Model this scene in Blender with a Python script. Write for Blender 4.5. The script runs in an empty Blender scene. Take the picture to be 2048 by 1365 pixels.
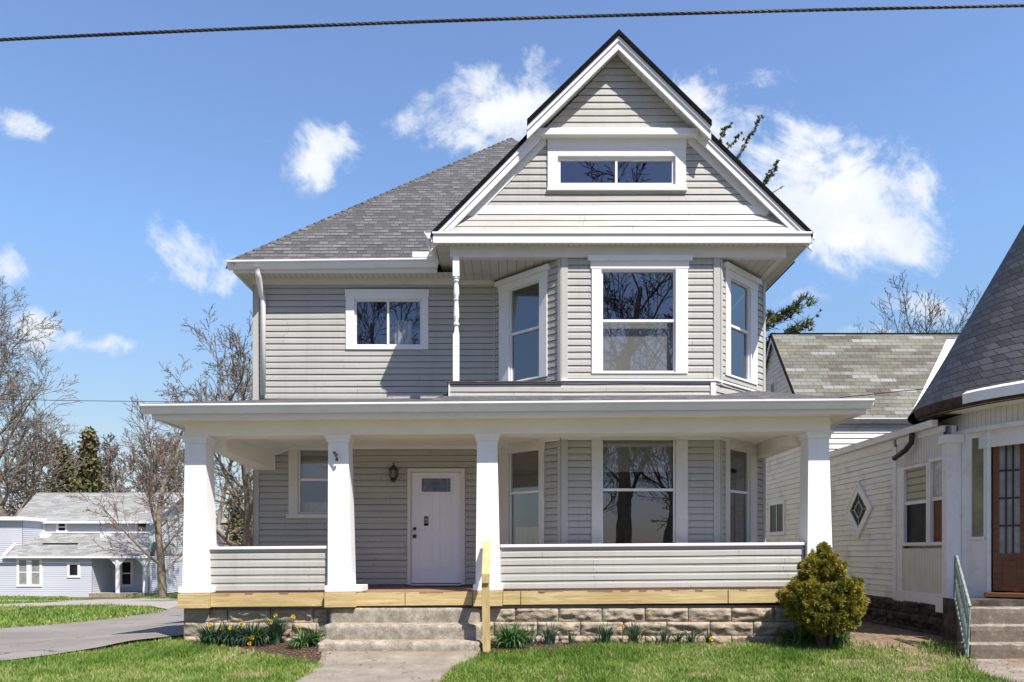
import bpy, math, random
import numpy as np
from mathutils import Vector, Matrix, noise

# ------------------------------------------------------------ camera, world, sun, exposure
SC = bpy.context.scene
COL = SC.collection
F, CX, HY, CZ = 1500.0, 1024.0, 1105.0, 1.55
cam = bpy.data.cameras.new('camera'); camo = bpy.data.objects.new('camera', cam); COL.objects.link(camo)
camo.location = (0, 0, CZ); camo.rotation_euler = (math.radians(90), 0, 0)
cam.sensor_width = 36.0; cam.lens = F / 2048 * 36; cam.shift_y = (HY - 682.5) / 2048
cam.clip_start = 0.1; cam.clip_end = 3000
SC.camera = camo
SC.view_settings.view_transform = 'Standard'; SC.view_settings.look = 'None'
SC.view_settings.gamma = 1.0; SC.view_settings.exposure = 0.85

SUN = Vector((0.76, -1.0, 1.76)).normalized()
EL = math.asin(SUN.z); AZ = math.atan2(SUN.x, SUN.y)
sl = bpy.data.lights.new('sun', 'SUN'); so = bpy.data.objects.new('sun', sl); COL.objects.link(so)
sl.energy = 4.3; sl.angle = math.radians(0.55); sl.color = (1.0, 0.945, 0.86)
so.rotation_euler = (-SUN).to_track_quat('-Z', 'Y').to_euler()

class NT:
    """small node helper"""
    def __init__(s, tree): s.t = tree; s.n = tree.nodes; s.l = tree.links
    def new(s, typ, **kw):
        n = s.n.new(typ)
        for k, v in kw.items(): setattr(n, k, v)
        return n
    def put(s, sock, v):
        if isinstance(v, bpy.types.NodeSocket): s.l.new(v, sock)
        elif v is not None: sock.default_value = v
    def m(s, op, a, b=None, c=None, clamp=False):
        n = s.n.new('ShaderNodeMath'); n.operation = op; n.use_clamp = clamp
        s.put(n.inputs[0], a)
        if b is not None: s.put(n.inputs[1], b)
        if c is not None: s.put(n.inputs[2], c)
        return n.outputs[0]
    def mixc(s, f, a, b, blend='MIX'):
        n = s.n.new('ShaderNodeMix'); n.data_type = 'RGBA'; n.blend_type = blend
        s.put(n.inputs[0], f); s.put(n.inputs[6], a); s.put(n.inputs[7], b)
        return n.outputs[2]
    def ramp(s, f, stops, interp='LINEAR'):
        n = s.n.new('ShaderNodeValToRGB'); cr = n.color_ramp; cr.interpolation = interp
        while len(cr.elements) < len(stops): cr.elements.new(0.5)
        for e, (p, c) in zip(cr.elements, stops):
            e.position = p; e.color = (c[0], c[1], c[2], 1) if hasattr(c, '__len__') else (c, c, c, 1)
        s.l.new(f, n.inputs[0]); return n.outputs[0]
    def noise(s, vec, scale, detail=3, rough=0.55, dist=0.0):
        n = s.n.new('ShaderNodeTexNoise'); n.inputs['Scale'].default_value = scale
        n.inputs['Detail'].default_value = detail; n.inputs['Roughness'].default_value = rough
        n.inputs['Distortion'].default_value = dist
        if vec is not None: s.l.new(vec, n.inputs['Vector'])
        return n
    def mapr(s, v, a, b, c=0.0, d=1.0, smooth=False):
        n = s.n.new('ShaderNodeMapRange'); n.clamp = True
        if smooth: n.interpolation_type = 'SMOOTHSTEP'
        s.put(n.inputs[0], v)
        for i, q in enumerate((a, b, c, d)): s.put(n.inputs[1 + i], q)
        return n.outputs[0]
    def scalev(s, vec, sc):
        n = s.n.new('ShaderNodeMapping'); n.inputs['Scale'].default_value = sc
        s.l.new(vec, n.inputs['Vector']); return n.outputs[0]

def c4(c): return (c[0], c[1], c[2], 1.0)

world = bpy.data.worlds.new('World'); SC.world = world; world.use_nodes = True
W = NT(world.node_tree)
for n in list(W.n): W.n.remove(n)
out = W.new('ShaderNodeOutputWorld'); bg = W.new('ShaderNodeBackground')
sky = W.new('ShaderNodeTexSky'); sky.sky_type = 'NISHITA'; sky.sun_disc = False
sky.sun_elevation = EL; sky.sun_rotation = AZ; sky.air_density = 1.0; sky.dust_density = 0.6; sky.ozone_density = 2.0; sky.altitude = 200
tc = W.new('ShaderNodeTexCoord'); sep = W.new('ShaderNodeSeparateXYZ'); W.l.new(tc.outputs['Generated'], sep.inputs[0])
dx, dy, dz = sep.outputs
ady = W.m('MAXIMUM', dy, 0.05)
u = W.m('DIVIDE', dx, ady); v = W.m('DIVIDE', dz, ady)     # bearing and height of the sky towards +Y
comb = W.new('ShaderNodeCombineXYZ'); W.l.new(u, comb.inputs[0]); W.l.new(v, comb.inputs[1])
n1 = W.noise(comb.outputs[0], 6.5, 9, 0.64, 0.5); n2 = W.noise(comb.outputs[0], 21, 7, 0.68, 0.4)
# clouds: bearing, height, half width, half height, tilt, strength
CL = [(1035, 220, 135, 92, -.25, 1.1), (920, 275, 120, 42, .25, .95), (1000, 165, 75, 46, 0, .85), (1110, 130, 50, 22, -.4, .55),
      (1405, 190, 78, 44, 0, .85), (1545, 160, 95, 30, -.1, .55),
      (1590, 320, 150, 100, .1, 1.45), (1690, 405, 190, 96, .25, 1.5), (1800, 460, 105, 62, .35, 1.3), (1750, 300, 80, 42, .1, .8),
      (1590, 430, 120, 80, 0, 1.3), (1850, 495, 95, 40, .15, .85), (1480, 270, 95, 62, 0, 1.25),
      (645, 310, 70, 56, -.5, .74), (685, 268, 20, 36, 0, .6), (372, 508, 105, 50, .35, .85), (405, 550, 95, 36, .1, .72),
      (30, 245, 66, 28, .2, .58), (8, 530, 40, 40, 0, .6), (180, 686, 95, 26, .05, 1.0), (60, 655, 85, 30, .3, .8), (70, 690, 60, 24, 0, .6),
      (1720, 668, 80, 20, 0, .8), (1900, 615, 120, 30, 0, .5), (1590, 585, 70, 22, 0, .35), (1730, 522, 40, 16, 0, .45), (530, 283, 36, 10, -.1, .35), (850, 205, 26, 20, 0, .4), (790, 250, 45, 14, 0, .3)]
acc = None
for (px, py, hw, hh, tilt, st) in CL:
    cu, cv = (px - CX) / F, (HY - py) / F
    a = W.m('SUBTRACT', u, cu); b = W.m('SUBTRACT', v, cv)
    ct, sn = math.cos(tilt), math.sin(tilt)
    p = W.m('MULTIPLY', W.m('ADD', W.m('MULTIPLY', a, ct), W.m('MULTIPLY', b, -sn)), F / hw)
    q = W.m('MULTIPLY', W.m('ADD', W.m('MULTIPLY', a, sn), W.m('MULTIPLY', b, ct)), F / hh)
    r = W.m('SQRT', W.m('ADD', W.m('MULTIPLY', p, p), W.m('MULTIPLY', q, q)))
    w = W.m('MULTIPLY', W.mapr(r, 1.75, 0.1, 0, 1, True), st)
    acc = w if acc is None else W.m('MAXIMUM', acc, w)
nn = W.m('ADD', W.m('MULTIPLY', n1.outputs[0], 1.15), W.m('MULTIPLY', n2.outputs[0], 0.45))
dens = W.m('ADD', acc, W.m('MULTIPLY', W.m('SUBTRACT', nn, 0.82), 3.1))
mask = W.mapr(dens, 0.22, 1.12, 0, 1, True)
front = W.mapr(dy, 0.1, 0.3, 0, 1)
mask = W.m('MULTIPLY', W.m('MULTIPLY', mask, front), W.mapr(acc, 0.0, 0.2, 0, 1))
# scattered clouds elsewhere in the sky
azd = W.m('MAXIMUM', dz, 0.08)
c2 = W.new('ShaderNodeCombineXYZ'); W.l.new(W.m('DIVIDE', dx, azd), c2.inputs[0]); W.l.new(W.m('DIVIDE', dy, azd), c2.inputs[1])
n3 = W.noise(c2.outputs[0], 0.9, 8, 0.6)
m2 = W.m('MULTIPLY', W.mapr(n3.outputs[0], 0.60, 0.74, 0, 0.8, True), W.mapr(dy, 0.12, -0.1, 0, 1))
mask = W.m('MAXIMUM', mask, m2)
hz = W.mapr(dz, -0.02, 0.62, 0.0, 1.0)
skc = W.mixc(1.0, sky.outputs[0], W.ramp(hz, [(0, (.40, .42, .48)), (.25, (.71, .66, .60)), (.6, (.92, 1.02, 1.09)), (1, (.98, 1.0, 1.12))]), 'MULTIPLY')
skc = W.mixc(1.0, skc, W.ramp(W.mapr(dy, -0.7, 0.25), [(0, (.60, .56, .66)), (1, (1, 1, 1))]), 'MULTIPLY')  # sky behind the viewer dimmed by hand to cut fill and window reflections
cshade = W.ramp(W.noise(comb.outputs[0], 8, 4, 0.55).outputs[0], [(0.3, (3.5, 3.85, 4.45)), (0.62, (4.5, 4.65, 4.85))])
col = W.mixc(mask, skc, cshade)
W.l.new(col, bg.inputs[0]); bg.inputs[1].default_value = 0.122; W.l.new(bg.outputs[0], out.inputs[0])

# ------------------------------------------------------------ measuring helpers
def X(px, Y): return (px - CX) / F * Y
def Z(py, Y): return CZ + (HY - py) / F * Y
def P(px, py, Y): return Vector((X(px, Y), Y, Z(py, Y)))
def smooth(t): t = max(0.0, min(1.0, t)); return t * t * (3 - 2 * t)
def gz(x, y):
    return smooth((-2.5 - x) / 4.0) * -0.03 * max(0.0, min(34.0, y - 12.0)) + 0.10 * smooth((y - 10.3) / 1.7) * smooth((x + 8.5) / 2.5)
def G(px, py):
    lo, hi = 1.5, 300.0
    k = (py - HY) / F
    for _ in range(48):
        m = (lo + hi) / 2
        if CZ - k * m - gz(X(px, m), m) > 0: lo = m
        else: hi = m
    return Vector((X(px, lo), lo, gz(X(px, lo), lo)))
def onplane(A, B, px):
    """where the bearing px meets the upright plane through A and B (plan points)"""
    t = (px - CX) / F; ax, ay = A; bx, by = B
    s = (t * ay - ax) / ((bx - ax) - t * (by - ay))
    return (ax + s * (bx - ax), ay + s * (by - ay))

# ------------------------------------------------------------ materials
MATS = {}
def newmat(name):
    m = bpy.data.materials.new(name); m.use_nodes = True
    t = NT(m.node_tree); b = t.n['Principled BSDF']
    MATS[name] = m
    return m, t, b
def coords(t, kind='Object'):
    return t.new('ShaderNodeTexCoord').outputs[kind]
def bump(t, b, h, strength, dist=0.01):
    n = t.new('ShaderNodeBump'); n.inputs['Strength'].default_value = strength; n.inputs['Distance'].default_value = dist
    t.l.new(h, n.inputs['Height']); t.l.new(n.outputs[0], b.inputs['Normal'])
def pm(name, c1, c2, scale=6.0, rough=0.5, bs=0.0, bscale=40.0, spec=0.4, detail=4, streak=None, dirt=None, dirt_amt=0.4, dirt_scale=1.2):
    m, t, b = newmat(name)
    co = coords(t)
    vec = t.scalev(co, streak) if streak else co
    n = t.noise(vec, scale, detail)
    col = t.mixc(t.mapr(n.outputs[0], 0.3, 0.7), c4(c1), c4(c2))
    if dirt:
        d = t.noise(co, dirt_scale, 6, 0.65)
        col = t.mixc(t.mapr(d.outputs[0], 0.52, 0.72, 0, dirt_amt), col, c4(dirt))
    t.l.new(col, b.inputs['Base Color'])
    b.inputs['Roughness'].default_value = rough
    b.inputs['Specular IOR Level'].default_value = spec
    if bs: bump(t, b, t.noise(co, bscale, 4).outputs[0], bs)
    return m

def tiles(name, w, h, stops, line=0.35, gap=0.012, wl=None, rough=0.9, patch=None, bs=0.5, grain=60, hl=.0145):
    """rows of shingles along the slope: uv in metres"""
    m, t, b = newmat(name)
    co = coords(t, 'UV'); s = t.new('ShaderNodeSeparateXYZ'); t.l.new(co, s.inputs[0])
    uu, vv = s.outputs[0], s.outputs[1]
    rowf = t.m('DIVIDE', vv, h); row = t.m('FLOOR', rowf); fr = t.m('FRACT', rowf)
    wn0 = t.new('ShaderNodeTexWhiteNoise'); wn0.noise_dimensions = '1D'; t.l.new(row, wn0.inputs['W'])
    off = t.m('ADD', t.m('MULTIPLY', row, 0.5), t.m('MULTIPLY', wn0.outputs[0], 0.35))
    cu = t.m('ADD', t.m('DIVIDE', uu, w), off); cell = t.m('FLOOR', cu)
    wn = t.new('ShaderNodeTexWhiteNoise'); wn.noise_dimensions = '2D'
    cv = t.new('ShaderNodeCombineXYZ'); t.l.new(cell, cv.inputs[0]); t.l.new(row, cv.inputs[1]); t.l.new(cv.outputs[0], wn.inputs['Vector'])
    col = t.ramp(wn.outputs[0], stops, 'LINEAR')
    lu = t.m('FRACT', t.m('ADD', t.m('DIVIDE', uu, wl or w), off if wl is None else t.m('MULTIPLY', row, 0.5)))
    l1 = t.m('LESS_THAN', lu, gap / (wl or w)); l2 = t.m('LESS_THAN', fr, hl / h)
    if hl > .02: l2 = t.m('MULTIPLY', l2, t.mapr(wn.outputs[0], .25, .6, .35, 1)); l1 = t.m('MULTIPLY', l1, .5)  # shadow under some shingle tabs painted in as darker row lines
    ln = t.m('MAXIMUM', l1, l2)
    g = t.noise(coords(t), grain, 3)
    col = t.mixc(0.35, col, t.ramp(g.outputs[0], [(0.3, 0.35), (0.7, 1.0)]), 'MULTIPLY')
    if patch:
        pn = t.noise(coords(t), 0.9, 5, 0.65)
        col = t.mixc(t.mapr(pn.outputs[0], 0.48, 0.72, 0, 0.55), col, c4(patch))
    col = t.mixc(t.m('MULTIPLY', ln, line), col, (0.012, 0.012, 0.014, 1))
    t.l.new(col, b.inputs['Base Color']); b.inputs['Roughness'].default_value = rough
    b.inputs['Specular IOR Level'].default_value = 0.25
    hh = t.m('ADD', t.m('SUBTRACT', 1.0, fr), t.m('MULTIPLY', wn.outputs[0], 0.5))
    hh = t.m('SUBTRACT', hh, t.m('MULTIPLY', ln, 0.8))
    hh = t.m('ADD', hh, t.m('MULTIPLY', g.outputs[0], 0.3))
    bump(t, b, hh, bs, 0.012)
    return m

def slats(name, base, line, pitch, axis, frac=0.12, rough=0.6, dirt=None):
    m, t, b = newmat(name)
    s = t.new('ShaderNodeSeparateXYZ'); t.l.new(coords(t, 'UV'), s.inputs[0])
    fr = t.m('FRACT', t.m('DIVIDE', s.outputs[axis], pitch))
    ln = t.mapr(t.m('ABSOLUTE', t.m('SUBTRACT', fr, 0.5)), 0.0, frac / 2, 1, 0)
    n = t.noise(coords(t), 3, 5, 0.6)
    bc = t.mixc(t.mapr(n.outputs[0], 0.45, 0.75, 0, 0.5), c4(base), c4(dirt or [q * .8 for q in base]))
    t.l.new(t.mixc(ln, bc, c4(line)), b.inputs['Base Color']); b.inputs['Roughness'].default_value = rough
    bump(t, b, t.m('SUBTRACT', 1.0, ln), 0.6, 0.008)
    return m

M = {}
def siding_mat():
    m, t, b = newmat('vinyl_siding'); co = coords(t); uv = coords(t, 'UV')
    s = t.new('ShaderNodeSeparateXYZ'); t.l.new(uv, s.inputs[0])
    row = t.m('FLOOR', t.m('DIVIDE', s.outputs[1], .228))
    w0 = t.new('ShaderNodeTexWhiteNoise'); w0.noise_dimensions = '1D'; t.l.new(row, w0.inputs['W'])
    cell = t.m('FLOOR', t.m('ADD', t.m('DIVIDE', s.outputs[0], 3.1), t.m('MULTIPLY', w0.outputs[0], 7.0)))
    cv = t.new('ShaderNodeCombineXYZ'); t.l.new(cell, cv.inputs[0]); t.l.new(row, cv.inputs[1])
    w1 = t.new('ShaderNodeTexWhiteNoise'); w1.noise_dimensions = '2D'; t.l.new(cv.outputs[0], w1.inputs['Vector'])
    fr = t.m('FRACT', t.m('ADD', t.m('DIVIDE', s.outputs[0], 3.1), t.m('MULTIPLY', w0.outputs[0], 7.0)))
    n = t.noise(co, 1.4, 5, .6); st = t.noise(t.scalev(co, (5, 5, .35)), 1.5, 6, .65); f = t.noise(co, 9, 5, .6)
    col = t.mixc(t.mapr(n.outputs[0], .3, .7), (.388, .383, .352, 1), (.425, .419, .388, 1))
    col = t.mixc(1.0, col, t.ramp(w1.outputs[0], [(0, .94), (1, 1.05)]), 'MULTIPLY')
    col = t.mixc(t.mapr(st.outputs[0], .50, .72, 0, .35), col, (.29, .28, .25, 1))
    col = t.mixc(t.mapr(f.outputs[0], .58, .75, 0, .25), col, (.33, .31, .27, 1))
    col = t.mixc(t.m('MULTIPLY', t.m('LESS_THAN', fr, .0022), .8), col, (.08, .08, .075, 1))
    t.l.new(col, b.inputs['Base Color']); b.inputs['Roughness'].default_value = .5; b.inputs['Specular IOR Level'].default_value = .35
    bump(t, b, t.noise(co, 14, 4).outputs[0], .12); return m
M['siding'] = siding_mat()
M['white'] = pm('white_trim', (.71, .71, .715), (.76, .76, .765), 2, .42, .05, 30, .4, dirt=(.68, .67, .65), dirt_amt=.22, dirt_scale=3)
M['post_white'] = pm('post_paint', (.80, .80, .80), (.84, .84, .84), 2, .45, .08, 18, .4, dirt=(.70, .69, .67), dirt_amt=.3, dirt_scale=5, streak=(3, 3, .5))
M['white_metal'] = pm('white_metal', (.74, .74, .735), (.79, .79, .785), 3, .35, .03, 9, .5, dirt=(.62, .6, .56), dirt_amt=.3, dirt_scale=2.5)
M['corner'] = pm('corner_trim', (.42, .414, .385), (.45, .444, .415), 2, .5, .05, 30, .35)
M['frieze'] = pm('frieze_board', (.60, .585, .55), (.66, .645, .61), 3, .5, .05, 30, .35, dirt=(.45, .43, .38), dirt_amt=.35)
M['shingle'] = tiles('asphalt_shingles', .17, .14, [(0, (.075, .075, .078)), (.35, (.105, .105, .108)), (.7, (.125, .125, .128)), (1, (.17, .168, .172))], line=.95, gap=.010, bs=.8, hl=.028)
M['edge'] = pm('roof_edge', (.008, .008, .009), (.016, .016, .018), 20, 1.0, .3, 60, 0.0)
M['soffit'] = slats('soffit_panel', (.60, .58, .53), (.22, .20, .17), .10, 0, .16)
M['rake_soffit'] = slats('rake_soffit', (.66, .65, .62), (.30, .29, .26), .13, 1, .10)
M['side_soffit'] = slats('side_soffit', (.58, .56, .51), (.22, .20, .17), .10, 1, .14)
M['bay_soffit'] = slats('bay_soffit', (.52, .50, .46), (.16, .15, .13), .155, 0, .09, dirt=(.36, .34, .30))
M['ceiling'] = pm('porch_ceiling', (.82, .79, .73), (.86, .83, .77), 2, .5, .03, 20, .3)
M['concrete'] = None
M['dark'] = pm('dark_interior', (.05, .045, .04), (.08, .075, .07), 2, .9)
M['black'] = pm('black_metal', (.015, .015, .015), (.03, .028, .025), 20, .4, .05, 60, .5)
M['mulch'] = pm('mulch', (.035, .024, .018), (.10, .065, .048), 45, .95, 1.0, 60, .1)
M['bark'] = pm('bark', (.14, .11, .085), (.30, .25, .20), 7, .95, 1.0, 25, .1, streak=(1, 1, .25))
M['bark_pale'] = pm('bark_pale', (.13, .108, .08), (.26, .21, .15), 7, .95, .8, 25, .1, streak=(1, 1, .25))
M['twig'] = pm('twig', (.14, .12, .10), (.23, .20, .165), 1, .9)
M['twig_red'] = pm('twig_red', (.16, .115, .095), (.24, .175, .145), 1, .9)
M['twig_dark'] = pm('twig_dark', (.035, .028, .025), (.07, .055, .045), 1, .9)
M['wirem'] = pm('wire_rubber', (.012, .012, .012), (.035, .033, .03), 60, .6, .4, 90)
M['slatewall'] = pm('blue_clapboard', (.50, .52, .57), (.56, .58, .63), .5, .7, .0, 20)
M['brick'] = pm('brick_far', (.26, .12, .085), (.36, .19, .14), 4, .9)
M['curtain'] = pm('curtain_cloth', (.42, .41, .40), (.6, .58, .56), 6, .9, .3, 8, streak=(4, 4, .3))
M['shade'] = pm('roller_shade', (.34, .33, .31), (.38, .37, .345), 2, .9)
M['sash'] = pm('white_vinyl_sash', (.72, .72, .72), (.76, .76, .76), 2, .35, 0, 10, .5)
M['lampglass'] = pm('lamp_glass', (.12, .12, .10), (.2, .2, .17), 6, .15, 0, 10, .6)
M['rust'] = pm('rusty_metal', (.10, .055, .035), (.02, .018, .016), 8, .8, .6, 30)
M['green_rail'] = pm('weathered_green_paint', (.11, .17, .16), (.33, .38, .35), 14, .7, .5, 40, dirt=(.10, .08, .06), dirt_amt=.7, dirt_scale=9)

# timber with grain along u and knots
def timber(name, a, bb, knot, worn=0.0):
    m, t, b = newmat(name)
    uv = coords(t, 'UV')
    n = t.noise(t.scalev(uv, (.7, 11, 1)), 1.6, 6, 0.62, 2.0)
    col = t.mixc(t.mapr(n.outputs[0], .3, .7), c4(a), c4(bb))
    vo = t.new('ShaderNodeTexVoronoi'); vo.inputs['Scale'].default_value = 1.0
    t.l.new(t.scalev(uv, (1.6, 6.5, 1)), vo.inputs['Vector'])
    col = t.mixc(t.mapr(vo.outputs['Distance'], .04, .12, .9, 0), col, c4(knot))
    big = t.noise(coords(t), .9, 3)
    col = t.mixc(t.mapr(big.outputs[0], .35, .65, 0, .45), col, c4([q * .86 for q in a]))
    t.l.new(col, b.inputs['Base Color']); b.inputs['Roughness'].default_value = .7
    bump(t, b, n.outputs[0], .25)
    return m
M['timber'] = timber('new_pine', (.38, .26, .09), (.68, .56, .31), (.14, .065, .02))
M['deckwood'] = timber('deck_boards', (.24, .13, .075), (.34, .20, .12), (.1, .05, .03))
M['doorwood'] = timber('worn_stained_wood', (.12, .042, .017), (.23, .10, .045), (.03, .012, .006))

def concrete_mat(name, top, side, stain, sc=5):
    m, t, b = newmat(name)
    co = coords(t)
    n = t.noise(co, sc, 8, .68); f = t.noise(co, 70, 3, .6)
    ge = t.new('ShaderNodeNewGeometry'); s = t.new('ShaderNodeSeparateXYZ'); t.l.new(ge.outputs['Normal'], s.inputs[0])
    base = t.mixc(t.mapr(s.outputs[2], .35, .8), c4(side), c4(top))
    col = t.mixc(t.mapr(n.outputs[0], .40, .62, 0, .9), base, c4(stain))
    col = t.mixc(t.mapr(n.outputs[0], .40, .26, 0, .8), col, c4([min(.75, q * 1.45) for q in top]))
    col = t.mixc(t.mapr(f.outputs[0], .35, .65, .35, 0), col, (.10, .09, .08, 1))
    sp = t.new('ShaderNodeTexVoronoi'); sp.inputs['Scale'].default_value = 38; t.l.new(co, sp.inputs['Vector'])
    col = t.mixc(t.m('MULTIPLY', t.mapr(sp.outputs['Distance'], .12, .30, .9, 0), t.mapr(n.outputs[0], .40, .55)), col, (.09, .08, .07, 1))
    t.l.new(col, b.inputs['Base Color']); b.inputs['Roughness'].default_value = .92
    b.inputs['Specular IOR Level'].default_value = .2
    bump(t, b, t.m('ADD', n.outputs[0], t.m('MULTIPLY', f.outputs[0], .5)), .7, .02)
    return m
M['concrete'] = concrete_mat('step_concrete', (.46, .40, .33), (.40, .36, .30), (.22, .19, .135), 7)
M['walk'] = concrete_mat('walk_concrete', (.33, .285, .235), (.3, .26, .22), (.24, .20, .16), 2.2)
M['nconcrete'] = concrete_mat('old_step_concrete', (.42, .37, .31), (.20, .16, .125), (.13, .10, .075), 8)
def road_mat():
    m, t, b = newmat('road_paving'); co = coords(t)
    n = t.noise(co, .6, 6, .6); f = t.noise(co, 55, 4, .6)
    col = t.mixc(t.mapr(n.outputs[0], .35, .65), (.20, .18, .16, 1), (.275, .25, .23, 1))
    col = t.mixc(t.mapr(f.outputs[0], .3, .7, .25, 0), col, (.08, .075, .07, 1))
    vo = t.new('ShaderNodeTexVoronoi'); vo.feature = 'DISTANCE_TO_EDGE'; vo.inputs['Scale'].default_value = .33
    wn = t.noise(co, 1.3, 4, .6); va = t.new('ShaderNodeVectorMath'); va.operation = 'ADD'; t.l.new(co, va.inputs[0]); t.l.new(wn.outputs[1], va.inputs[1]); t.l.new(va.outputs[0], vo.inputs['Vector'])
    col = t.mixc(t.m('MULTIPLY', t.mapr(vo.outputs['Distance'], .003, .010, .8, 0), t.mapr(n.outputs[0], .42, .55)), col, (.05, .045, .04, 1))
    t.l.new(col, b.inputs['Base Color']); b.inputs['Roughness'].default_value = .92; b.inputs['Specular IOR Level'].default_value = .2
    bump(t, b, f.outputs[0], .3); return m
M['road'] = road_mat()
M['path'] = pm('path_paving', (.30, .27, .235), (.35, .31, .28), 1.5, .9, .3, 60, .2, dirt=(.28, .24, .19), dirt_amt=.5, dirt_scale=.8)

def stone_mat():
    m, t, b = newmat('rock_face_block')
    co = coords(t)
    n = t.noise(co, 2.6, 8, .7, .4); n2 = t.noise(t.scalev(co, (1, 1, 2.2)), 5.5, 7, .68, .8); n3 = t.noise(co, 60, 3)
    col = t.mixc(t.mapr(n.outputs[0], .35, .65), (.44, .375, .29, 1), (.32, .26, .195, 1))
    col = t.mixc(t.mapr(n2.outputs[0], .53, .66, 0, .85), col, (.17, .10, .055, 1))
    col = t.mixc(t.mapr(n2.outputs[0], .42, .30, 0, .6), col, (.56, .51, .44, 1))
    t.l.new(col, b.inputs['Base Color']); b.inputs['Roughness'].default_value = .95
    b.inputs['Specular IOR Level'].default_value = .15
    bump(t, b, t.m('ADD', n2.outputs[0], t.m('MULTIPLY', n3.outputs[0], .25)), .8, .03)
    return m
M['stone'] = stone_mat()
M['mortar'] = pm('mortar', (.30, .24, .18), (.40, .34, .27), 12, .95, .5, 60, .1)
M['darkstone'] = pm('dark_stone', (.035, .03, .026), (.12, .10, .085), 6, .95, .9, 22, .1)

def glass_mat(name, refl=0.24, tint=(.55, .57, .58)):
    m, t, b = newmat(name); t.n.remove(b); m.use_transparent_shadow = True
    tr = t.new('ShaderNodeBsdfTransparent'); tr.inputs[0].default_value = c4(tint)
    gl = t.new('ShaderNodeBsdfGlossy'); gl.inputs['Roughness'].default_value = .0; gl.inputs[0].default_value = (.95, .97, 1, 1)
    n = t.noise(coords(t), .9, 2, .4); bp = t.new('ShaderNodeBump'); bp.inputs['Strength'].default_value = .10; bp.inputs['Distance'].default_value = .02
    t.l.new(n.outputs[0], bp.inputs['Height']); t.l.new(bp.outputs[0], gl.inputs['Normal'])
    fr = t.new('ShaderNodeFresnel'); ge = t.new('ShaderNodeNewGeometry'); t.l.new(t.m('SUBTRACT', 1.5, t.m('MULTIPLY', ge.outputs['Backfacing'], .8333)), fr.inputs[0])
    mx = t.new('ShaderNodeMixShader')
    t.l.new(t.m('ADD', fr.outputs[0], refl - .04, clamp=True), mx.inputs[0])
    t.l.new(tr.outputs[0], mx.inputs[1]); t.l.new(gl.outputs[0], mx.inputs[2])
    t.l.new(mx.outputs[0], t.n['Material Output'].inputs[0])
    return m
M['glass'] = glass_mat('window_glass', .20, (.70, .72, .72))
M['lead'] = pm('lead_bar', (.25, .25, .24), (.35, .35, .33), 5, .5)
M['glass_door'] = pm('leaded_glass', (.05, .06, .07), (.14, .17, .22), 9, .1, 0, 10, .5)
M['glass_old'] = pm('dusty_glass', (.15, .15, .08), (.27, .25, .13), 3, .25, 0, 10, .6, dirt=(.08, .07, .05), dirt_amt=.7, dirt_scale=2.5)
M['stickd'] = pm('dark_bark', (.07, .05, .04), (.14, .10, .08), 9, .95)
M['glass_dim'] = pm('dim_glass', (.012, .013, .015), (.025, .027, .03), 3, .25, 0, 10, .08)
M['glass_grey'] = pm('curtained_glass', (.20, .20, .20), (.34, .34, .34), 5, .3, 0, 10, .5)

def leafy(name, stops, rough=.6, trans=.25, scale=1.2):
    m, t, b = newmat(name)
    a = t.new('ShaderNodeAttribute'); a.attribute_name = 'rnd'
    n = t.noise(coords(t), scale, 3)
    f = t.m('ADD', t.m('MULTIPLY', a.outputs['Fac'], .62), t.m('MULTIPLY', t.m('SUBTRACT', n.outputs[0], .28), .85), clamp=True)
    col = t.ramp(f, stops)
    t.l.new(col, b.inputs['Base Color']); b.inputs['Roughness'].default_value = rough
    b.inputs['Specular IOR Level'].default_value = .25
    tl = t.new('ShaderNodeBsdfTranslucent'); t.l.new(col, tl.inputs[0])
    mx = t.new('ShaderNodeMixShader'); mx.inputs[0].default_value = trans
    t.l.new(b.outputs[0], mx.inputs[1]); t.l.new(tl.outputs[0], mx.inputs[2]); t.l.new(mx.outputs[0], t.n['Material Output'].inputs[0])
    return m
M['grass'] = leafy('grass_blades', [(0, (.06, .13, .015)), (.30, (.14, .245, .035)), (.56, (.26, .36, .08)), (.80, (.46, .46, .19)), (1, (.62, .52, .33))], .6, .3, 1.6)
M['strap'] = leafy('strap_leaves', [(0, (.025, .075, .02)), (.5, (.06, .14, .035)), (1, (.16, .26, .09))], .4, .2)
M['strap_blue'] = leafy('daffodil_leaves', [(0, (.025, .06, .035)), (.5, (.05, .10, .055)), (1, (.12, .19, .10))], .45, .2)
M['petal'] = leafy('daffodil_petals', [(0, (.80, .52, .01)), (1, (.88, .72, .05))], .5, .3)
M['needle'] = leafy('golden_needles', [(0, (.07, .085, .015)), (.35, (.17, .18, .026)), (.62, (.36, .32, .05)), (.82, (.36, .23, .07)), (1, (.27, .14, .06))], .6, .15, 4.0)
M['pine'] = leafy('pine_needles', [(0, (.02, .04, .012)), (.5, (.08, .10, .02)), (1, (.26, .22, .04))], .6, .1, 1.5)
M['pine_far'] = leafy('far_conifer', [(0, (.07, .085, .04)), (.5, (.14, .13, .065)), (1, (.27, .19, .10))], .8, .1, .3)
M['litter'] = leafy('dead_leaf', [(0, (.08, .045, .03)), (.5, (.24, .15, .09)), (1, (.42, .32, .22))], .8, .1)
M['green_bit'] = pm('green_plastic', (.02, .45, .16), (.03, .5, .2), 5, .4)

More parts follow.
